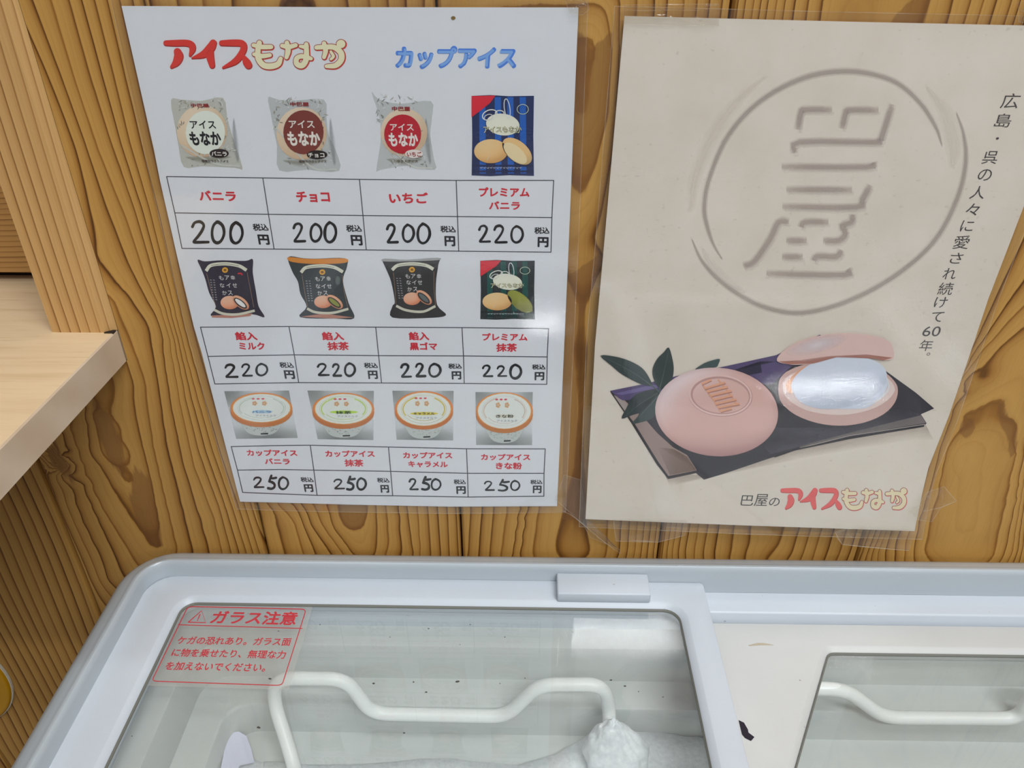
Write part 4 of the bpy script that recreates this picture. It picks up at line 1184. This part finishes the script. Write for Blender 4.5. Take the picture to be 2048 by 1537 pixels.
P.poly([c5(172, 500), c5(190, 460), c5(240, 420), c5(400, 370), c5(650, 370), c5(800, 430), c5(870, 490), c5(890, 545), c5(870, 620), c5(800, 690), c5(680, 740), c5(540, 757), c5(400, 740), c5(270, 690), c5(190, 620), c5(170, 560)], (188, 156, 150), 8, smooth=3)
P.poly([c5(200, 500), c5(240, 450), c5(400, 400), c5(650, 395), c5(800, 450), c5(868, 520), c5(850, 580), c5(760, 645), c5(620, 685), c5(480, 690), c5(330, 660), c5(230, 600), c5(200, 550)], (206, 188, 184), 9, smooth=3)
P.poly([c5(215, 505), c5(260, 450), c5(330, 400), c5(360, 430), c5(280, 480), c5(250, 560), c5(225, 550)], (206, 150, 112), 10, smooth=3)
P.poly([c5(250, 540), c5(262, 470), c5(330, 405), c5(430, 355), c5(560, 335), c5(670, 345), c5(760, 395), c5(815, 455), c5(828, 510), c5(790, 580), c5(720, 640), c5(640, 655), c5(480, 650), c5(330, 620)], (190, 196, 210), 11, smooth=3)
P.ell(*c5(541, 497), 95, 50.5, (196, 202, 216), 12, -11, fn=lambda x, y: tuple(np.array([200, 206, 219.]) + np.array([-26, -25, -24.]) * max(0, min(1, .35 + .75 * y + .15 * x))), m=8, n=40)
P.stroke([c5(820, 460), c5(832, 530), c5(770, 600), c5(640, 655)], [1, 3, 3, 1], (232, 234, 240), 12)
capc = [(160, 365), (190, 312), (290, 248), (440, 208), (600, 198), (760, 218), (838, 252), (862, 300), (858, 352), (800, 362), (740, 350), (640, 340), (520, 342), (400, 376), (300, 388), (230, 385)]
P.poly([c5(*q) for q in capc], (200, 172, 166), 13, smooth=3)
P.ell(*c5(400, 268), 66, 17, (220, 210, 214), 14, -14, fn=lambda x, y: (218, 208, 212, max(0, 1 - math.hypot(x, y)) ** .7 * .85), m=8)
P.poly([c5(168, 368), c5(300, 360), c5(470, 335), c5(700, 325), c5(855, 345), c5(800, 362), c5(740, 350), c5(520, 342), c5(380, 380), c5(230, 385)], (160, 108, 96), 14, a=[.9, .3, .3, .4, .9, 1, .9, .8, .9, 1])
P.build('cake_print', pB, 'printed open wafer cake filled with white ice cream')
filmB = [(1229, 12), (1700, 24), (2124, 33), (2066, 412), (1993, 604), (1913, 840), (1873, 940), (1860, 985), (1843, 1077), (1500, 1067), (1158, 1052), (1172, 690), (1192, 469)]
sheet_mesh('laminate_film', SB, filmB, 18, 0.00005, M_FILM, pB)
loop_strip('film_seam', SB, filmB, 1.4, 19, M_EDGE, pB)


# ------------------------------------------------------------------ pieces of clear tape
def tape(outline, y, label, creases=()):
    n0 = 4
    S = Sheet((0, 1, 0), y, (0, 0, 1))
    cen = np.mean(outline, axis=0)
    ring = []
    for a_, b_ in zip(outline, list(outline[1:]) + [outline[0]]):
        for k in range(n0): ring.append((a_[0] + (b_[0] - a_[0]) * k / n0, a_[1] + (b_[1] - a_[1]) * k / n0))
    V = []; F = []; n = len(ring)
    for j, s in enumerate((1.0, 0.72, 0.42, 0.15)):
        for q in ring:
            u, v_ = cen + (np.array(q) - cen) * s
            p = S.hit(u, v_); p = p + np.array([0, -abs(random.gauss(0, 0.00045)) if j else 0, 0]); V.append(p)
    V.append(S.hit(*cen))
    for j in range(3):
        for i in range(n): F.append((j * n + i, j * n + (i + 1) % n, (j + 1) * n + (i + 1) % n, (j + 1) * n + i))
    for i in range(n): F.append((3 * n + i, 3 * n + (i + 1) % n, len(V) - 1))
    o = mesh_obj('tape_piece', V, F, M_TAPE, None, smooth=True)
    tag(o, label, 'tape')
    PP = Print(Sheet((0, 1, 0), y - 0.0004, (0, 0, 1)))
    for c_ in creases: PP.stroke(c_, [0.6] + [1.7] * (len(c_) - 2) + [0.6], (255, 255, 255), 0, smooth=3)
    PP.stroke(list(outline) + [outline[0]], 0.9, (255, 255, 255), 0, smooth=0)
    mesh_obj('crease', PP.v, PP.f, M_EDGE, o)
    return o


tape([(1247, 10), (1340, 8.5), (1438, 8), (1438, 52), (1340, 50), (1247, 48)], -0.0032, 'clear tape strip over the top left edge of the cream seal poster', [[(1250, 20), (1290, 21), (1340, 20), (1400, 21)], [(1410, 12), (1435, 10)]])
tape([(1128, -6), (1150, -8), (1172, 2), (1179, 18), (1165, 30), (1140, 28)], -0.0032, 'small clear tape bit at the top right corner of the price poster', [[(1155, -2), (1166, 4), (1172, 12)]])
tape([(1112, 1000), (1128, 950), (1160, 960), (1172, 1020), (1166, 1048), (1180, 1075), (1240, 1100), (1242, 1109), (1205, 1082), (1150, 1036)], -0.0036, 'torn clear tape between the two posters, at the price poster corner', [[(1120, 1020), (1150, 1036), (1200, 1078), (1240, 1108)], [(1128, 1015), (1148, 1030)]])
tape([(1227, 1040), (1300, 1040), (1376, 1040), (1371, 1071), (1315, 1085.6), (1232, 1083)], -0.0125, 'clear tape strip under the bottom left edge of the cream seal poster', [[(1227, 1046), (1232, 1083)], [(1262, 1081), (1290, 1083), (1312, 1084)], [(1322, 1062), (1335, 1061)]])
tape([(1671, 1066), (1720, 1054), (1832, 1058), (1818, 1102), (1745, 1095), (1685, 1090)], -0.0125, 'folded clear tape strip under the bottom right edge of the cream seal poster', [[(1671, 1066), (1676, 1078), (1685, 1090)], [(1685, 1090), (1745, 1096), (1816, 1102)], [(1671, 1064), (1690, 1059), (1718, 1055)]])
tape([(1853, 985.6), (1888, 973.6), (1913.5, 1003), (1882.7, 1015), (1864, 1044.5), (1834.5, 1040), (1816, 1022), (1837, 1010)], -0.0120, 'crumpled clear tape at the lower right side of the cream seal poster', [[(1888, 974), (1912, 1003)], [(1912, 1003), (1883, 1015), (1850, 1023)], [(1886, 985), (1884, 1012)]])
tape([(2036, 4), (2080, 3), (2080, 50), (2038, 44)], -0.0032, 'clear tape strip over the top edge of the seal poster, at the right frame edge', [[(2040, 20), (2048, 22), (2070, 21)]])

# ------------------------------------------------------------------ yellow disc at the far left
yc = np.array([-0.382, -0.003, -0.183])
yd = empty('round_plaque', tuple(yc)); tag(yd, 'yellow round-edged plaque on the dark boards at the left frame edge', 'sign')
V = []; F = []; n = 64
prof = [(0.0605, 0.0), (0.0605, -0.003), (0.0595, -0.004), (0.058, -0.0045), (0.0, -0.005)]
for r, y in prof:
    for k in range(n): th = 2 * math.pi * k / n; V.append((yc[0] + r * math.cos(th), yc[1] + y + 0.0025, yc[2] + 0.0 + r * math.sin(th)))
for j in range(len(prof) - 1):
    for k in range(n): F.append((j * n + k, j * n + (k + 1) % n, (j + 1) * n + (k + 1) % n, (j + 1) * n + k))
mesh_obj('face', V, F, M_YEL, yd, smooth=True)
V = []; F = []
for r, y in [(0.0614, 0.0), (0.0614, -0.002), (0.0606, -0.002), (0.0606, 0.0)]:
    for k in range(n): th = 2 * math.pi * k / n; V.append((yc[0] + r * math.cos(th), yc[1] + y + 0.0028, yc[2] + r * math.sin(th)))
for j in range(3):
    for k in range(n): F.append((j * n + k, j * n + (k + 1) % n, (j + 1) * n + (k + 1) % n, (j + 1) * n + k))
mesh_obj('rim', V, F, M_WHT, yd)  # white ring paints the thin highlight on the disc's edge

# ------------------------------------------------------------------ freezer
fz = empty('chest_freezer', (0.17, -0.27, -0.83))
tag(fz, 'pale grey chest freezer with two sliding glass lids, below the posters', 'freezer')
X0, X1, Y0, Y1 = -0.167, 0.545, -0.56, -0.0203      # line of the crest of the rim
RC = 0.018


def rect_loop(x0, x1, y0, y1, r, k=8):
    out = []
    for cx, cy, a0 in ((x1 - r, y1 - r, 0), (x0 + r, y1 - r, 90), (x0 + r, y0 + r, 180), (x1 - r, y0 + r, 270)):
        for i in range(k + 1):
            th = math.radians(a0 + 90 * i / k)
            out.append((cx + r * math.cos(th), cy + r * math.sin(th)))
    return out


def sweep(name, prof, mat, parent, smooth=True, close_last=False, ang=35, rmin=0.004):
    V = []; F = []; n = None
    for d, z in prof:
        L = rect_loop(X0 + d, X1 - d, Y0 + d, Y1 - d, max(RC - d, rmin) if d < 0.03 else max(0.022 - 0.1 * d, rmin))
        n = len(L); V += [(x, y, z) for x, y in L]
    for j in range(len(prof) - 1):
        for i in range(n): F.append((j * n + i, j * n + (i + 1) % n, (j + 1) * n + (i + 1) % n, (j + 1) * n + i))
    if close_last: F.append(tuple((len(prof) - 1) * n + i for i in range(n)))
    o = mesh_obj(name, V, F, mat, parent, smooth)
    fix_normals(o)
    if smooth: o.data.set_sharp_from_angle(angle=math.radians(ang))
    return o


def arcp(c, r, a0, a1, k):
    return [(c[0] + r * math.cos(math.radians(a0 + (a1 - a0) * i / k)), c[1] + r * math.sin(math.radians(a0 + (a1 - a0) * i / k))) for i in range(k + 1)]


sweep('cabinet', [(0.004, -0.83), (-0.010, -0.81), (-0.010, -0.066), (0.0, -0.062)], M_FRZ, fz)
rim = [(-0.006, -0.066), (-0.0150, -0.063), (-0.0160, -0.057), (-0.0160, -0.0475), (-0.0152, -0.0435), (-0.0128, -0.0395), (-0.0090, -0.0368), (-0.0050, -0.0352), (-0.0022, -0.0340), (-0.0008, -0.0331), (0.0006, -0.0331), (0.0018, -0.0342), (0.0025, -0.0365), (0.0034, -0.0540)]
sweep('rim', rim, M_FRZ, fz)
sweep('upper_rail', [(0.0034, -0.0541), (0.0188, -0.0541), (0.0198, -0.0546), (0.0204, -0.0556), (0.0230, -0.0680), (0.0230, -0.0720)], M_LID, fz)
sweep('liner', [(0.0225, -0.0681), (0.0372, -0.0681), (0.0386, -0.0686), (0.0394, -0.0702), (0.0420, -0.0960), (0.0610, -0.0960), (0.0624, -0.0966), (0.0632, -0.098), (0.0650, -0.1210), (0.0850, -0.1215), (0.0866, -0.1225), (0.0872, -0.124), (0.095, -0.42)], M_LINER, fz, close_last=True)


def round_poly(corners, k=6):
    """corners: (x, y, r) anticlockwise -> outline with rounded corners"""
    out = []; n = len(corners)
    for i in range(n):
        p0 = np.array(corners[i - 1][:2]); p1 = np.array(corners[i][:2]); p2 = np.array(corners[(i + 1) % n][:2]); r = corners[i][2]
        a = (p0 - p1) / np.linalg.norm(p0 - p1); b = (p2 - p1) / np.linalg.norm(p2 - p1)
        if np.linalg.norm(a + b) < 1e-3:
            out += [tuple(p1)] * (k + 1); continue
        half = math.acos(max(-1, min(1, a @ b))) / 2
        t = r / math.tan(half); c = p1 + (a + b) / np.linalg.norm(a + b) * r / math.sin(half)
        q0 = p1 + a * t - c; q1 = p1 + b * t - c
        a0 = math.atan2(q0[1], q0[0]); a1 = math.atan2(q1[1], q1[0])
        while a1 - a0 > math.pi: a1 -= 2 * math.pi
        while a1 - a0 < -math.pi: a1 += 2 * math.pi
        for j in range(k + 1):
            th = a0 + (a1 - a0) * j / k; out.append((c[0] + r * math.cos(th), c[1] + r * math.sin(th)))
    return out


def inset(corners, d):
    n = len(corners); out = []
    for i in range(n):
        p0 = np.array(corners[i - 1][:2]); p1 = np.array(corners[i][:2]); p2 = np.array(corners[(i + 1) % n][:2])
        e1 = (p1 - p0) / np.linalg.norm(p1 - p0); e2 = (p2 - p1) / np.linalg.norm(p2 - p1)
        n1 = np.array([-e1[1], e1[0]]); n2 = np.array([-e2[1], e2[0]])
        bis = (n1 + n2); bis = bis / (bis @ bis) * 2
        q = p1 + bis * d
        out.append((q[0], q[1], max(0.0008, corners[i][2] - d)))
    return out


def lid(name, outer, inner, zt, zb, mat, label, zg):
    loops = [(inset(outer, 0.0012), zb), (outer, zb + 0.0008), (outer, zt - 0.0010), (inset(outer, 0.0003), zt - 0.0003), (inset(outer, 0.0011), zt),
             (inset(inner, -0.0048), zt), (inset(inner, -0.0042), zt - 0.0002), (inset(inner, -0.0008), zt - 0.0024), (inner, zt - 0.0034), (inset(inner, 0.0004), zg + 0.0001), (inset(inner, -0.001), zb)]
    V = []; F = []
    for cs, z in loops:
        L = round_poly(cs); n = len(L); V += [(x, y, z) for x, y in L]
    m_ = len(loops)
    for j in range(m_):
        for i in range(n): F.append((j * n + i, j * n + (i + 1) % n, ((j + 1) % m_) * n + (i + 1) % n, ((j + 1) % m_) * n + i))
    c = np.mean([q[:2] for q in outer], axis=0)
    o = mesh_obj(name, V, F, mat, fz, True); fix_normals(o); o.data.set_sharp_from_angle(angle=math.radians(32))
    o['label'] = label
    L = round_poly(inset(inner, -0.0006)); n = len(L)
    V = [(x, y, zg) for x, y in L] + [(x, y, zg - 0.003) for x, y in L]
    F = [tuple(range(n)), tuple(range(2 * n - 1, n - 1, -1))] + [(i, (i + 1) % n, n + (i + 1) % n, n + i) for i in range(n)]
    g = fix_normals(mesh_obj('glass_pane', V, F, M_GLASS, o))
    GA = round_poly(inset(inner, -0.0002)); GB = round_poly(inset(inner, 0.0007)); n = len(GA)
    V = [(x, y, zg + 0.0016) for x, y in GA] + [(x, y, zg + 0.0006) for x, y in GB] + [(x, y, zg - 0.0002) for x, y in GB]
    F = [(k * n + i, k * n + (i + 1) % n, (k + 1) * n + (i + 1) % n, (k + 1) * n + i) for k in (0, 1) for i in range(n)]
    mesh_obj('gap_shade_gasket', V, F, M_GAPSHADE, o)  # dark loop paints the shade gap below the lid edge, with gasket grime
    return o, g


L1 = [(-0.1645, -0.52, 0.012), (0.2012, -0.52, 0.003), (0.2012, -0.0235, 0.003), (-0.1645, -0.0230, 0.017)]
W1 = [(-0.1362, -0.49, 0.008), (0.1820, -0.49, 0.009), (0.1820, -0.0448, 0.010), (-0.1362, -0.0440, 0.009)]
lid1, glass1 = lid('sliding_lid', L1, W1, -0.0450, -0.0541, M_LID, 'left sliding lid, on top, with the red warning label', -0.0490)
L2 = [(0.1745, -0.52, 0.003), (0.5235, -0.52, 0.012), (0.5235, -0.0440, 0.012), (0.1745, -0.0440, 0.003)]
W2 = [(0.1350 + 0.018, -0.49, 0.02), (0.4950, -0.49, 0.009), (0.4950, -0.0660, 0.009), (0.2735, -0.0660, 0.006)]
W2[0] = (0.2150, -0.49, 0.02)
W2 = [(0.2150, -0.49, 0.01), (0.4950, -0.49, 0.009), (0.4950, -0.0655, 0.009), (0.2735, -0.0655, 0.006), (0.2150, -0.172, 0.02)]
L2 = [(0.1880, -0.52, 0.003), (0.5235, -0.52, 0.012), (0.5235, -0.0440, 0.012), (0.1880, -0.0440, 0.003), (0.1880, -0.25, 0.003)]
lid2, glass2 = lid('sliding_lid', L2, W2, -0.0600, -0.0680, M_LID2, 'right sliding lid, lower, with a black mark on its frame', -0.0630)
bevel_box('grip', 0.1045, 0.1640, -0.0418, -0.0236, -0.0452, -0.0375, 0.0010, M_LID, lid1)
# black marker blot on the right lid
S2 = Sheet((0, 0, 1), -0.0598, (0, 1, 0))
P = Print(S2); P.poly([(1477, 1441), (1488, 1446), (1496, 1460), (1497, 1466), (1509, 1475), (1502, 1483), (1490, 1477), (1484, 1470)], (34, 28, 38), 0)
P.build('marker_blot', lid2, 'black marker blot')
P = Print(S2); P.stroke([(1497, 1292), (1520, 1289), (1548, 1291)], [2, 5, 1], (176, 160, 132), 0, soft=True, a=.8); P.build('stain', lid2, 'faint brown smear')

# warning label under the glass surface
SG = Sheet((0, 0, 1), -0.0490, (0, 1, 0))
RD = (196, 62, 70)
C6 = (0, 1080, 2.926, 2.926)
P = Print(SG, C6, 0.95)
P.poly([(1085, 372), (1832, 384), (1690, 880), (868, 856)], (206, 202, 192), 1, a=.26)
q = [(1100, 392), (1792, 408), (1650, 855), (888, 829)]
def rp(q, r=.04):
    out = []
    for i in range(4):
        p0, p1, p2 = np.array(q[i - 1], float), np.array(q[i], float), np.array(q[(i + 1) % 4], float)
        a, b = p1 + (p0 - p1) * r, p1 + (p2 - p1) * r * 1.2
        for t_ in (0, .33, .66, 1): out.append(tuple((1 - t_) ** 2 * a + 2 * t_ * (1 - t_) * p1 + t_ * t_ * b))
    return out + [out[0]]
P.stroke(rp(q), 5.5, RD, 2, smooth=0)
P.stroke([(1044, 499), (1768, 521)], 5, RD, 2, smooth=0)
P.stroke([(1102, 484), (1180, 417), (1204, 487), (1102, 484)], 6, RD, 2, smooth=0)
P.stroke([(1170, 440), (1160, 464)], 6, RD, 2, smooth=0); P.stroke([(1157, 472), (1156, 474)], 6, RD, 2, smooth=0)
P.T = (0, 0, 1, 1)
P.text('ガラス注意', 418, 1248.5, 590, 1251.5, 27, RD, 2, 0.028, 0.0)
P.text('ケガの恐れあり。ガラス面', 352, 1289.5, 579.5, 1293, 16, RD, 2, 0.02)
P.text('に物を乗せたり、無理な力', 341, 1314, 569, 1319, 16.5, RD, 2, 0.02)
P.text('を加えないでください。', 328, 1341, 529, 1345, 17, RD, 2, 0.02)
P.build('warning_label', lid1, 'red printed warning label in the corner of the glass')


# ------------------------------------------------------------------ baskets with coated wire grips
def rounded_path(pts, r, k=6):
    P_ = [np.array(p, float) for p in pts]; out = [P_[0]]
    for i in range(1, len(P_) - 1):
        a, b, c = P_[i - 1], P_[i], P_[i + 1]
        rr = min(r, np.linalg.norm(a - b) * .48, np.linalg.norm(c - b) * .48)
        p0 = b + (a - b) / np.linalg.norm(a - b) * rr; p1 = b + (c - b) / np.linalg.norm(c - b) * rr
        for j in range(k + 1):
            t_ = j / k; out.append((1 - t_) ** 2 * p0 + 2 * t_ * (1 - t_) * b + t_ * t_ * p1)
    out.append(P_[-1]); return out


def tube(name, path, r, mat, parent, n=14):
    V = []; F = []; up = None
    for i, p in enumerate(path):
        d = path[min(i + 1, len(path) - 1)] - path[max(i - 1, 0)]; d = d / np.linalg.norm(d)
        if up is None:
            up = np.cross(d, [0, 1, 0.01]);
            if np.linalg.norm(up) < .1: up = np.cross(d, [1, 0, 0])
        up = up - d * (up @ d); up = up / np.linalg.norm(up); s = np.cross(d, up)
        for k in range(n):
            th = 2 * math.pi * k / n; V.append(p + r * (up * math.cos(th) + s * math.sin(th)))
    for i in range(len(path) - 1):
        for k in range(n): F.append((i * n + k, i * n + (k + 1) % n, (i + 1) * n + (k + 1) % n, (i + 1) * n + k))
    F.append(tuple(range(n - 1, -1, -1))); F.append(tuple(len(V) - n + k for k in range(n)))
    return fix_normals(mesh_obj(name, V, F, mat, parent, True))


def grip_pt(u, v, y=-0.0905): return hit_plane(u, v, (0, 1, 0), y)


def basket(name_label, pts, x0, x1):
    b_ = empty('wire_basket', ((x0 + x1) / 2, -0.25, -0.40)); tag(b_, name_label, 'basket')
    path = [grip_pt(u, v, y) for u, v, y in pts]
    tube('handle', rounded_path(path, 0.011), 0.0042, M_WIRE, b_)
    zr = -0.150
    loop = [np.array(p) for p in [(x0, -0.125, zr), (x1, -0.125, zr), (x1, -0.45, zr), (x0, -0.45, zr), (x0, -0.125, zr), (x0 + .03, -0.125, zr)]]
    tube('rim_wire', rounded_path(loop, 0.012, 4), 0.0025, M_WIRE, b_, 8)
    V = []; F = []
    k = 8
    for i in range(k):
        x = x0 + .02 + (x1 - x0 - .04) * i / (k - 1)
        w = rounded_path([np.array(p) for p in [(x, -0.125, zr), (x, -0.125, -0.38), (x, -0.45, -0.38), (x, -0.45, zr)]], 0.02, 4)
        o = tube('wire', w, 0.0014, M_WIRE, b_, 6)
    return b_


basket('wire basket with white coated handle under the left lid', [(592, 1548, -0.120), (575, 1490, -0.108), (547, 1402, -0.0905), (552, 1357, -0.0905), (692, 1359, -0.0905), (743, 1428, -0.0905), (1012, 1434, -0.0905), (1078, 1370, -0.0905), (1207, 1370, -0.0905), (1220, 1420, -0.0905), (1216, 1500, -0.105)], -0.075, 0.150)
basket('wire basket with white coated handle under the right lid', [(1560, 1430, -0.0860), (1572, 1377, -0.0860), (1690, 1379, -0.0860), (1768, 1436, -0.0860), (2040, 1438, -0.0860), (2066, 1385, -0.0860), (2150, 1390, -0.0860), (2170, 1450, -0.0860)], 0.215, 0.440)


# ------------------------------------------------------------------ frost and loose plastic
def ztp(u, v, z): return hit_plane(u, v, (0, 0, 1), z)


from mathutils import noise as mn
edge = [(455, 1545), (470, 1524), (482, 1518), (505, 1519), (525, 1526), (540, 1524), (620, 1531), (700, 1531), (780, 1527), (850, 1519), (905, 1518), (960, 1526), (1040, 1531), (1110, 1510), (1160, 1482), (1200, 1452), (1260, 1450), (1310, 1462), (1370, 1474), (1440, 1478)]
V = []; F = []; nj = 16; dense = []
for a_, b_ in zip(edge[:-1], edge[1:]):
    for k in range(6): dense.append((a_[0] + (b_[0] - a_[0]) * k / 6, a_[1] + (b_[1] - a_[1]) * k / 6 + random.uniform(-1, 1)))
dense.append(edge[-1])
for j in range(nj + 1):
    for i, (u, v_) in enumerate(dense):
        p = ztp(u, v_, -0.1165)
        p = p + np.array([0, -0.016 * j, 0])
        nz_ = mn.noise(Vector((p[0] * 60, p[1] * 60, 3))) * 0.0022 + mn.noise(Vector((p[0] * 260, p[1] * 260, 1))) * 0.0009
        p[2] += nz_ * min(1, j / 2)
        V.append(p)
n = len(dense)
for j in range(nj):
    for i in range(n - 1): F.append((j * n + i, j * n + i + 1, (j + 1) * n + i + 1, (j + 1) * n + i))
fro = mesh_obj('frost', V, F, M_FROST, None, True)
bm = bmesh.new(); bm.from_mesh(fro.data); r_ = bmesh.ops.extrude_face_region(bm, geom=bm.faces[:])
for g_ in r_['geom']:
    if isinstance(g_, bmesh.types.BMVert): g_.co.z = -0.03
bmesh.ops.recalc_face_normals(bm, faces=bm.faces); bm.to_mesh(fro.data); bm.free()
tag(fro, 'sheet of white frost inside the freezer under the left glass', 'frost', None, 'stuff')
# heap of frost on the basket handle
bm = bmesh.new(); bmesh.ops.create_icosphere(bm, subdivisions=5, radius=1.0)
c0 = hit_plane(1240, 1500, (0, 1, 0), -0.104)
for q_ in bm.verts:
    p = q_.co.copy(); t_ = (p.z + 1) / 2
    w = 0.028 - 0.0225 * t_ ** 0.95
    q3 = Vector((p.x * w, p.y * w, 0.05 * t_))
    n_ = 1 + 0.45 * mn.noise(q3 * 48 + Vector((5, 1, 2))) + 0.16 * mn.noise(q3 * 130)
    rad = Vector((p.x, p.y, 0)); L = rad.length
    q_.co = Vector((rad.x * w * n_ - 0.007 * t_, rad.y * w * 0.75 * n_, 0.050 * t_ * (1 + 0.08 * mn.noise(p * 4))))
me = bpy.data.meshes.new('frost_heap'); bm.to_mesh(me); bm.free(); me.materials.append(M_FROST)
for p_ in me.polygons: p_.use_smooth = True
fh = bpy.data.objects.new('frost_heap', me); COL.objects.link(fh); fh.location = (c0[0] - 0.000, -0.106, -0.124)
tag(fh, 'lump of white frost grown around the right end of the basket handle', 'frost')
t = NT('milky_plastic'); M_MILK = t.done(lin((214, 216, 234)), 0.35)
pts = [(440, 1545), (449, 1500), (452, 1468), (478, 1464), (493, 1473), (503, 1500), (508, 1524), (480, 1530), (470, 1545)]
V = [ztp(u, v_, -0.112) for u, v_ in pts]; n = len(V); V += [p - np.array([0, 0, 0.001]) for p in V]
tr = tessellate_polygon([[Vector((p[0], p[1], 0)) for p in pts]])
F = [tuple(q_) for q_ in tr] + [tuple(n + i for i in q_[::-1]) for q_ in tr] + [(i, (i + 1) % n, n + (i + 1) % n, n + i) for i in range(n)]
tag(fix_normals(mesh_obj('plastic_flap', V, F, M_MILK)), 'bluish white plastic flap lying in the left corner of the freezer', 'plastic')
# contents line under the right lid
V, F = [], []
for j in range(8):
    for i in range(30):
        x = 0.19 + 0.27 * i / 29; y = -0.135 - 0.03 * j
        V.append((x, y, -0.119 + 0.003 * mn.noise(Vector((x * 40, y * 40, 9)))))
for j in range(7):
    for i in range(29): F.append((j * 30 + i, j * 30 + i + 1, (j + 1) * 30 + i + 1, (j + 1) * 30 + i))
tag(mesh_obj('frost', V, F, M_FROST, None, True), 'sheet of white frost inside the freezer under the right glass', 'frost', None, 'stuff')

# dirt specks on the glass
t = NT('dirt'); M_DIRT = t.done(lin((74, 70, 64)), 0.9)
specks = [(747, 1368, 4), (827, 1365, 3), (915, 1364, 5), (1000, 1368, 2), (1050, 1357, 2), (852, 1385, 3.5), (1222, 1361, 3), (1250, 1373, 3.4), (1277, 1384, 2), (1326, 1395, 2.6), (857, 1258, 2.5), (1145, 1265, 2), (518, 1456, 5), (540, 1358, 4),
          (808, 1467, 3), (264, 1473, 2), (557, 1263, 2), (640, 1250, 2), (940, 1250, 2), (1010, 1275, 2), (780, 1275, 1.6), (920, 1290, 1.6), (1270, 1320, 1.6)]
V = []; F = []
for u, v_, r in specks:
    b0 = len(V)
    for k in range(7):
        th = 2 * math.pi * k / 7; rr = r * random.uniform(.5, 1)
        V.append(hit_plane(u + rr * math.cos(th), v_ + rr * .6 * math.sin(th), (0, 0, 1), -0.0489))
    F.append(tuple(range(b0, b0 + 7)))
d_ = mesh_obj('dirt_specks', V, F, M_DIRT, lid1); d_['kind'] = 'stuff'
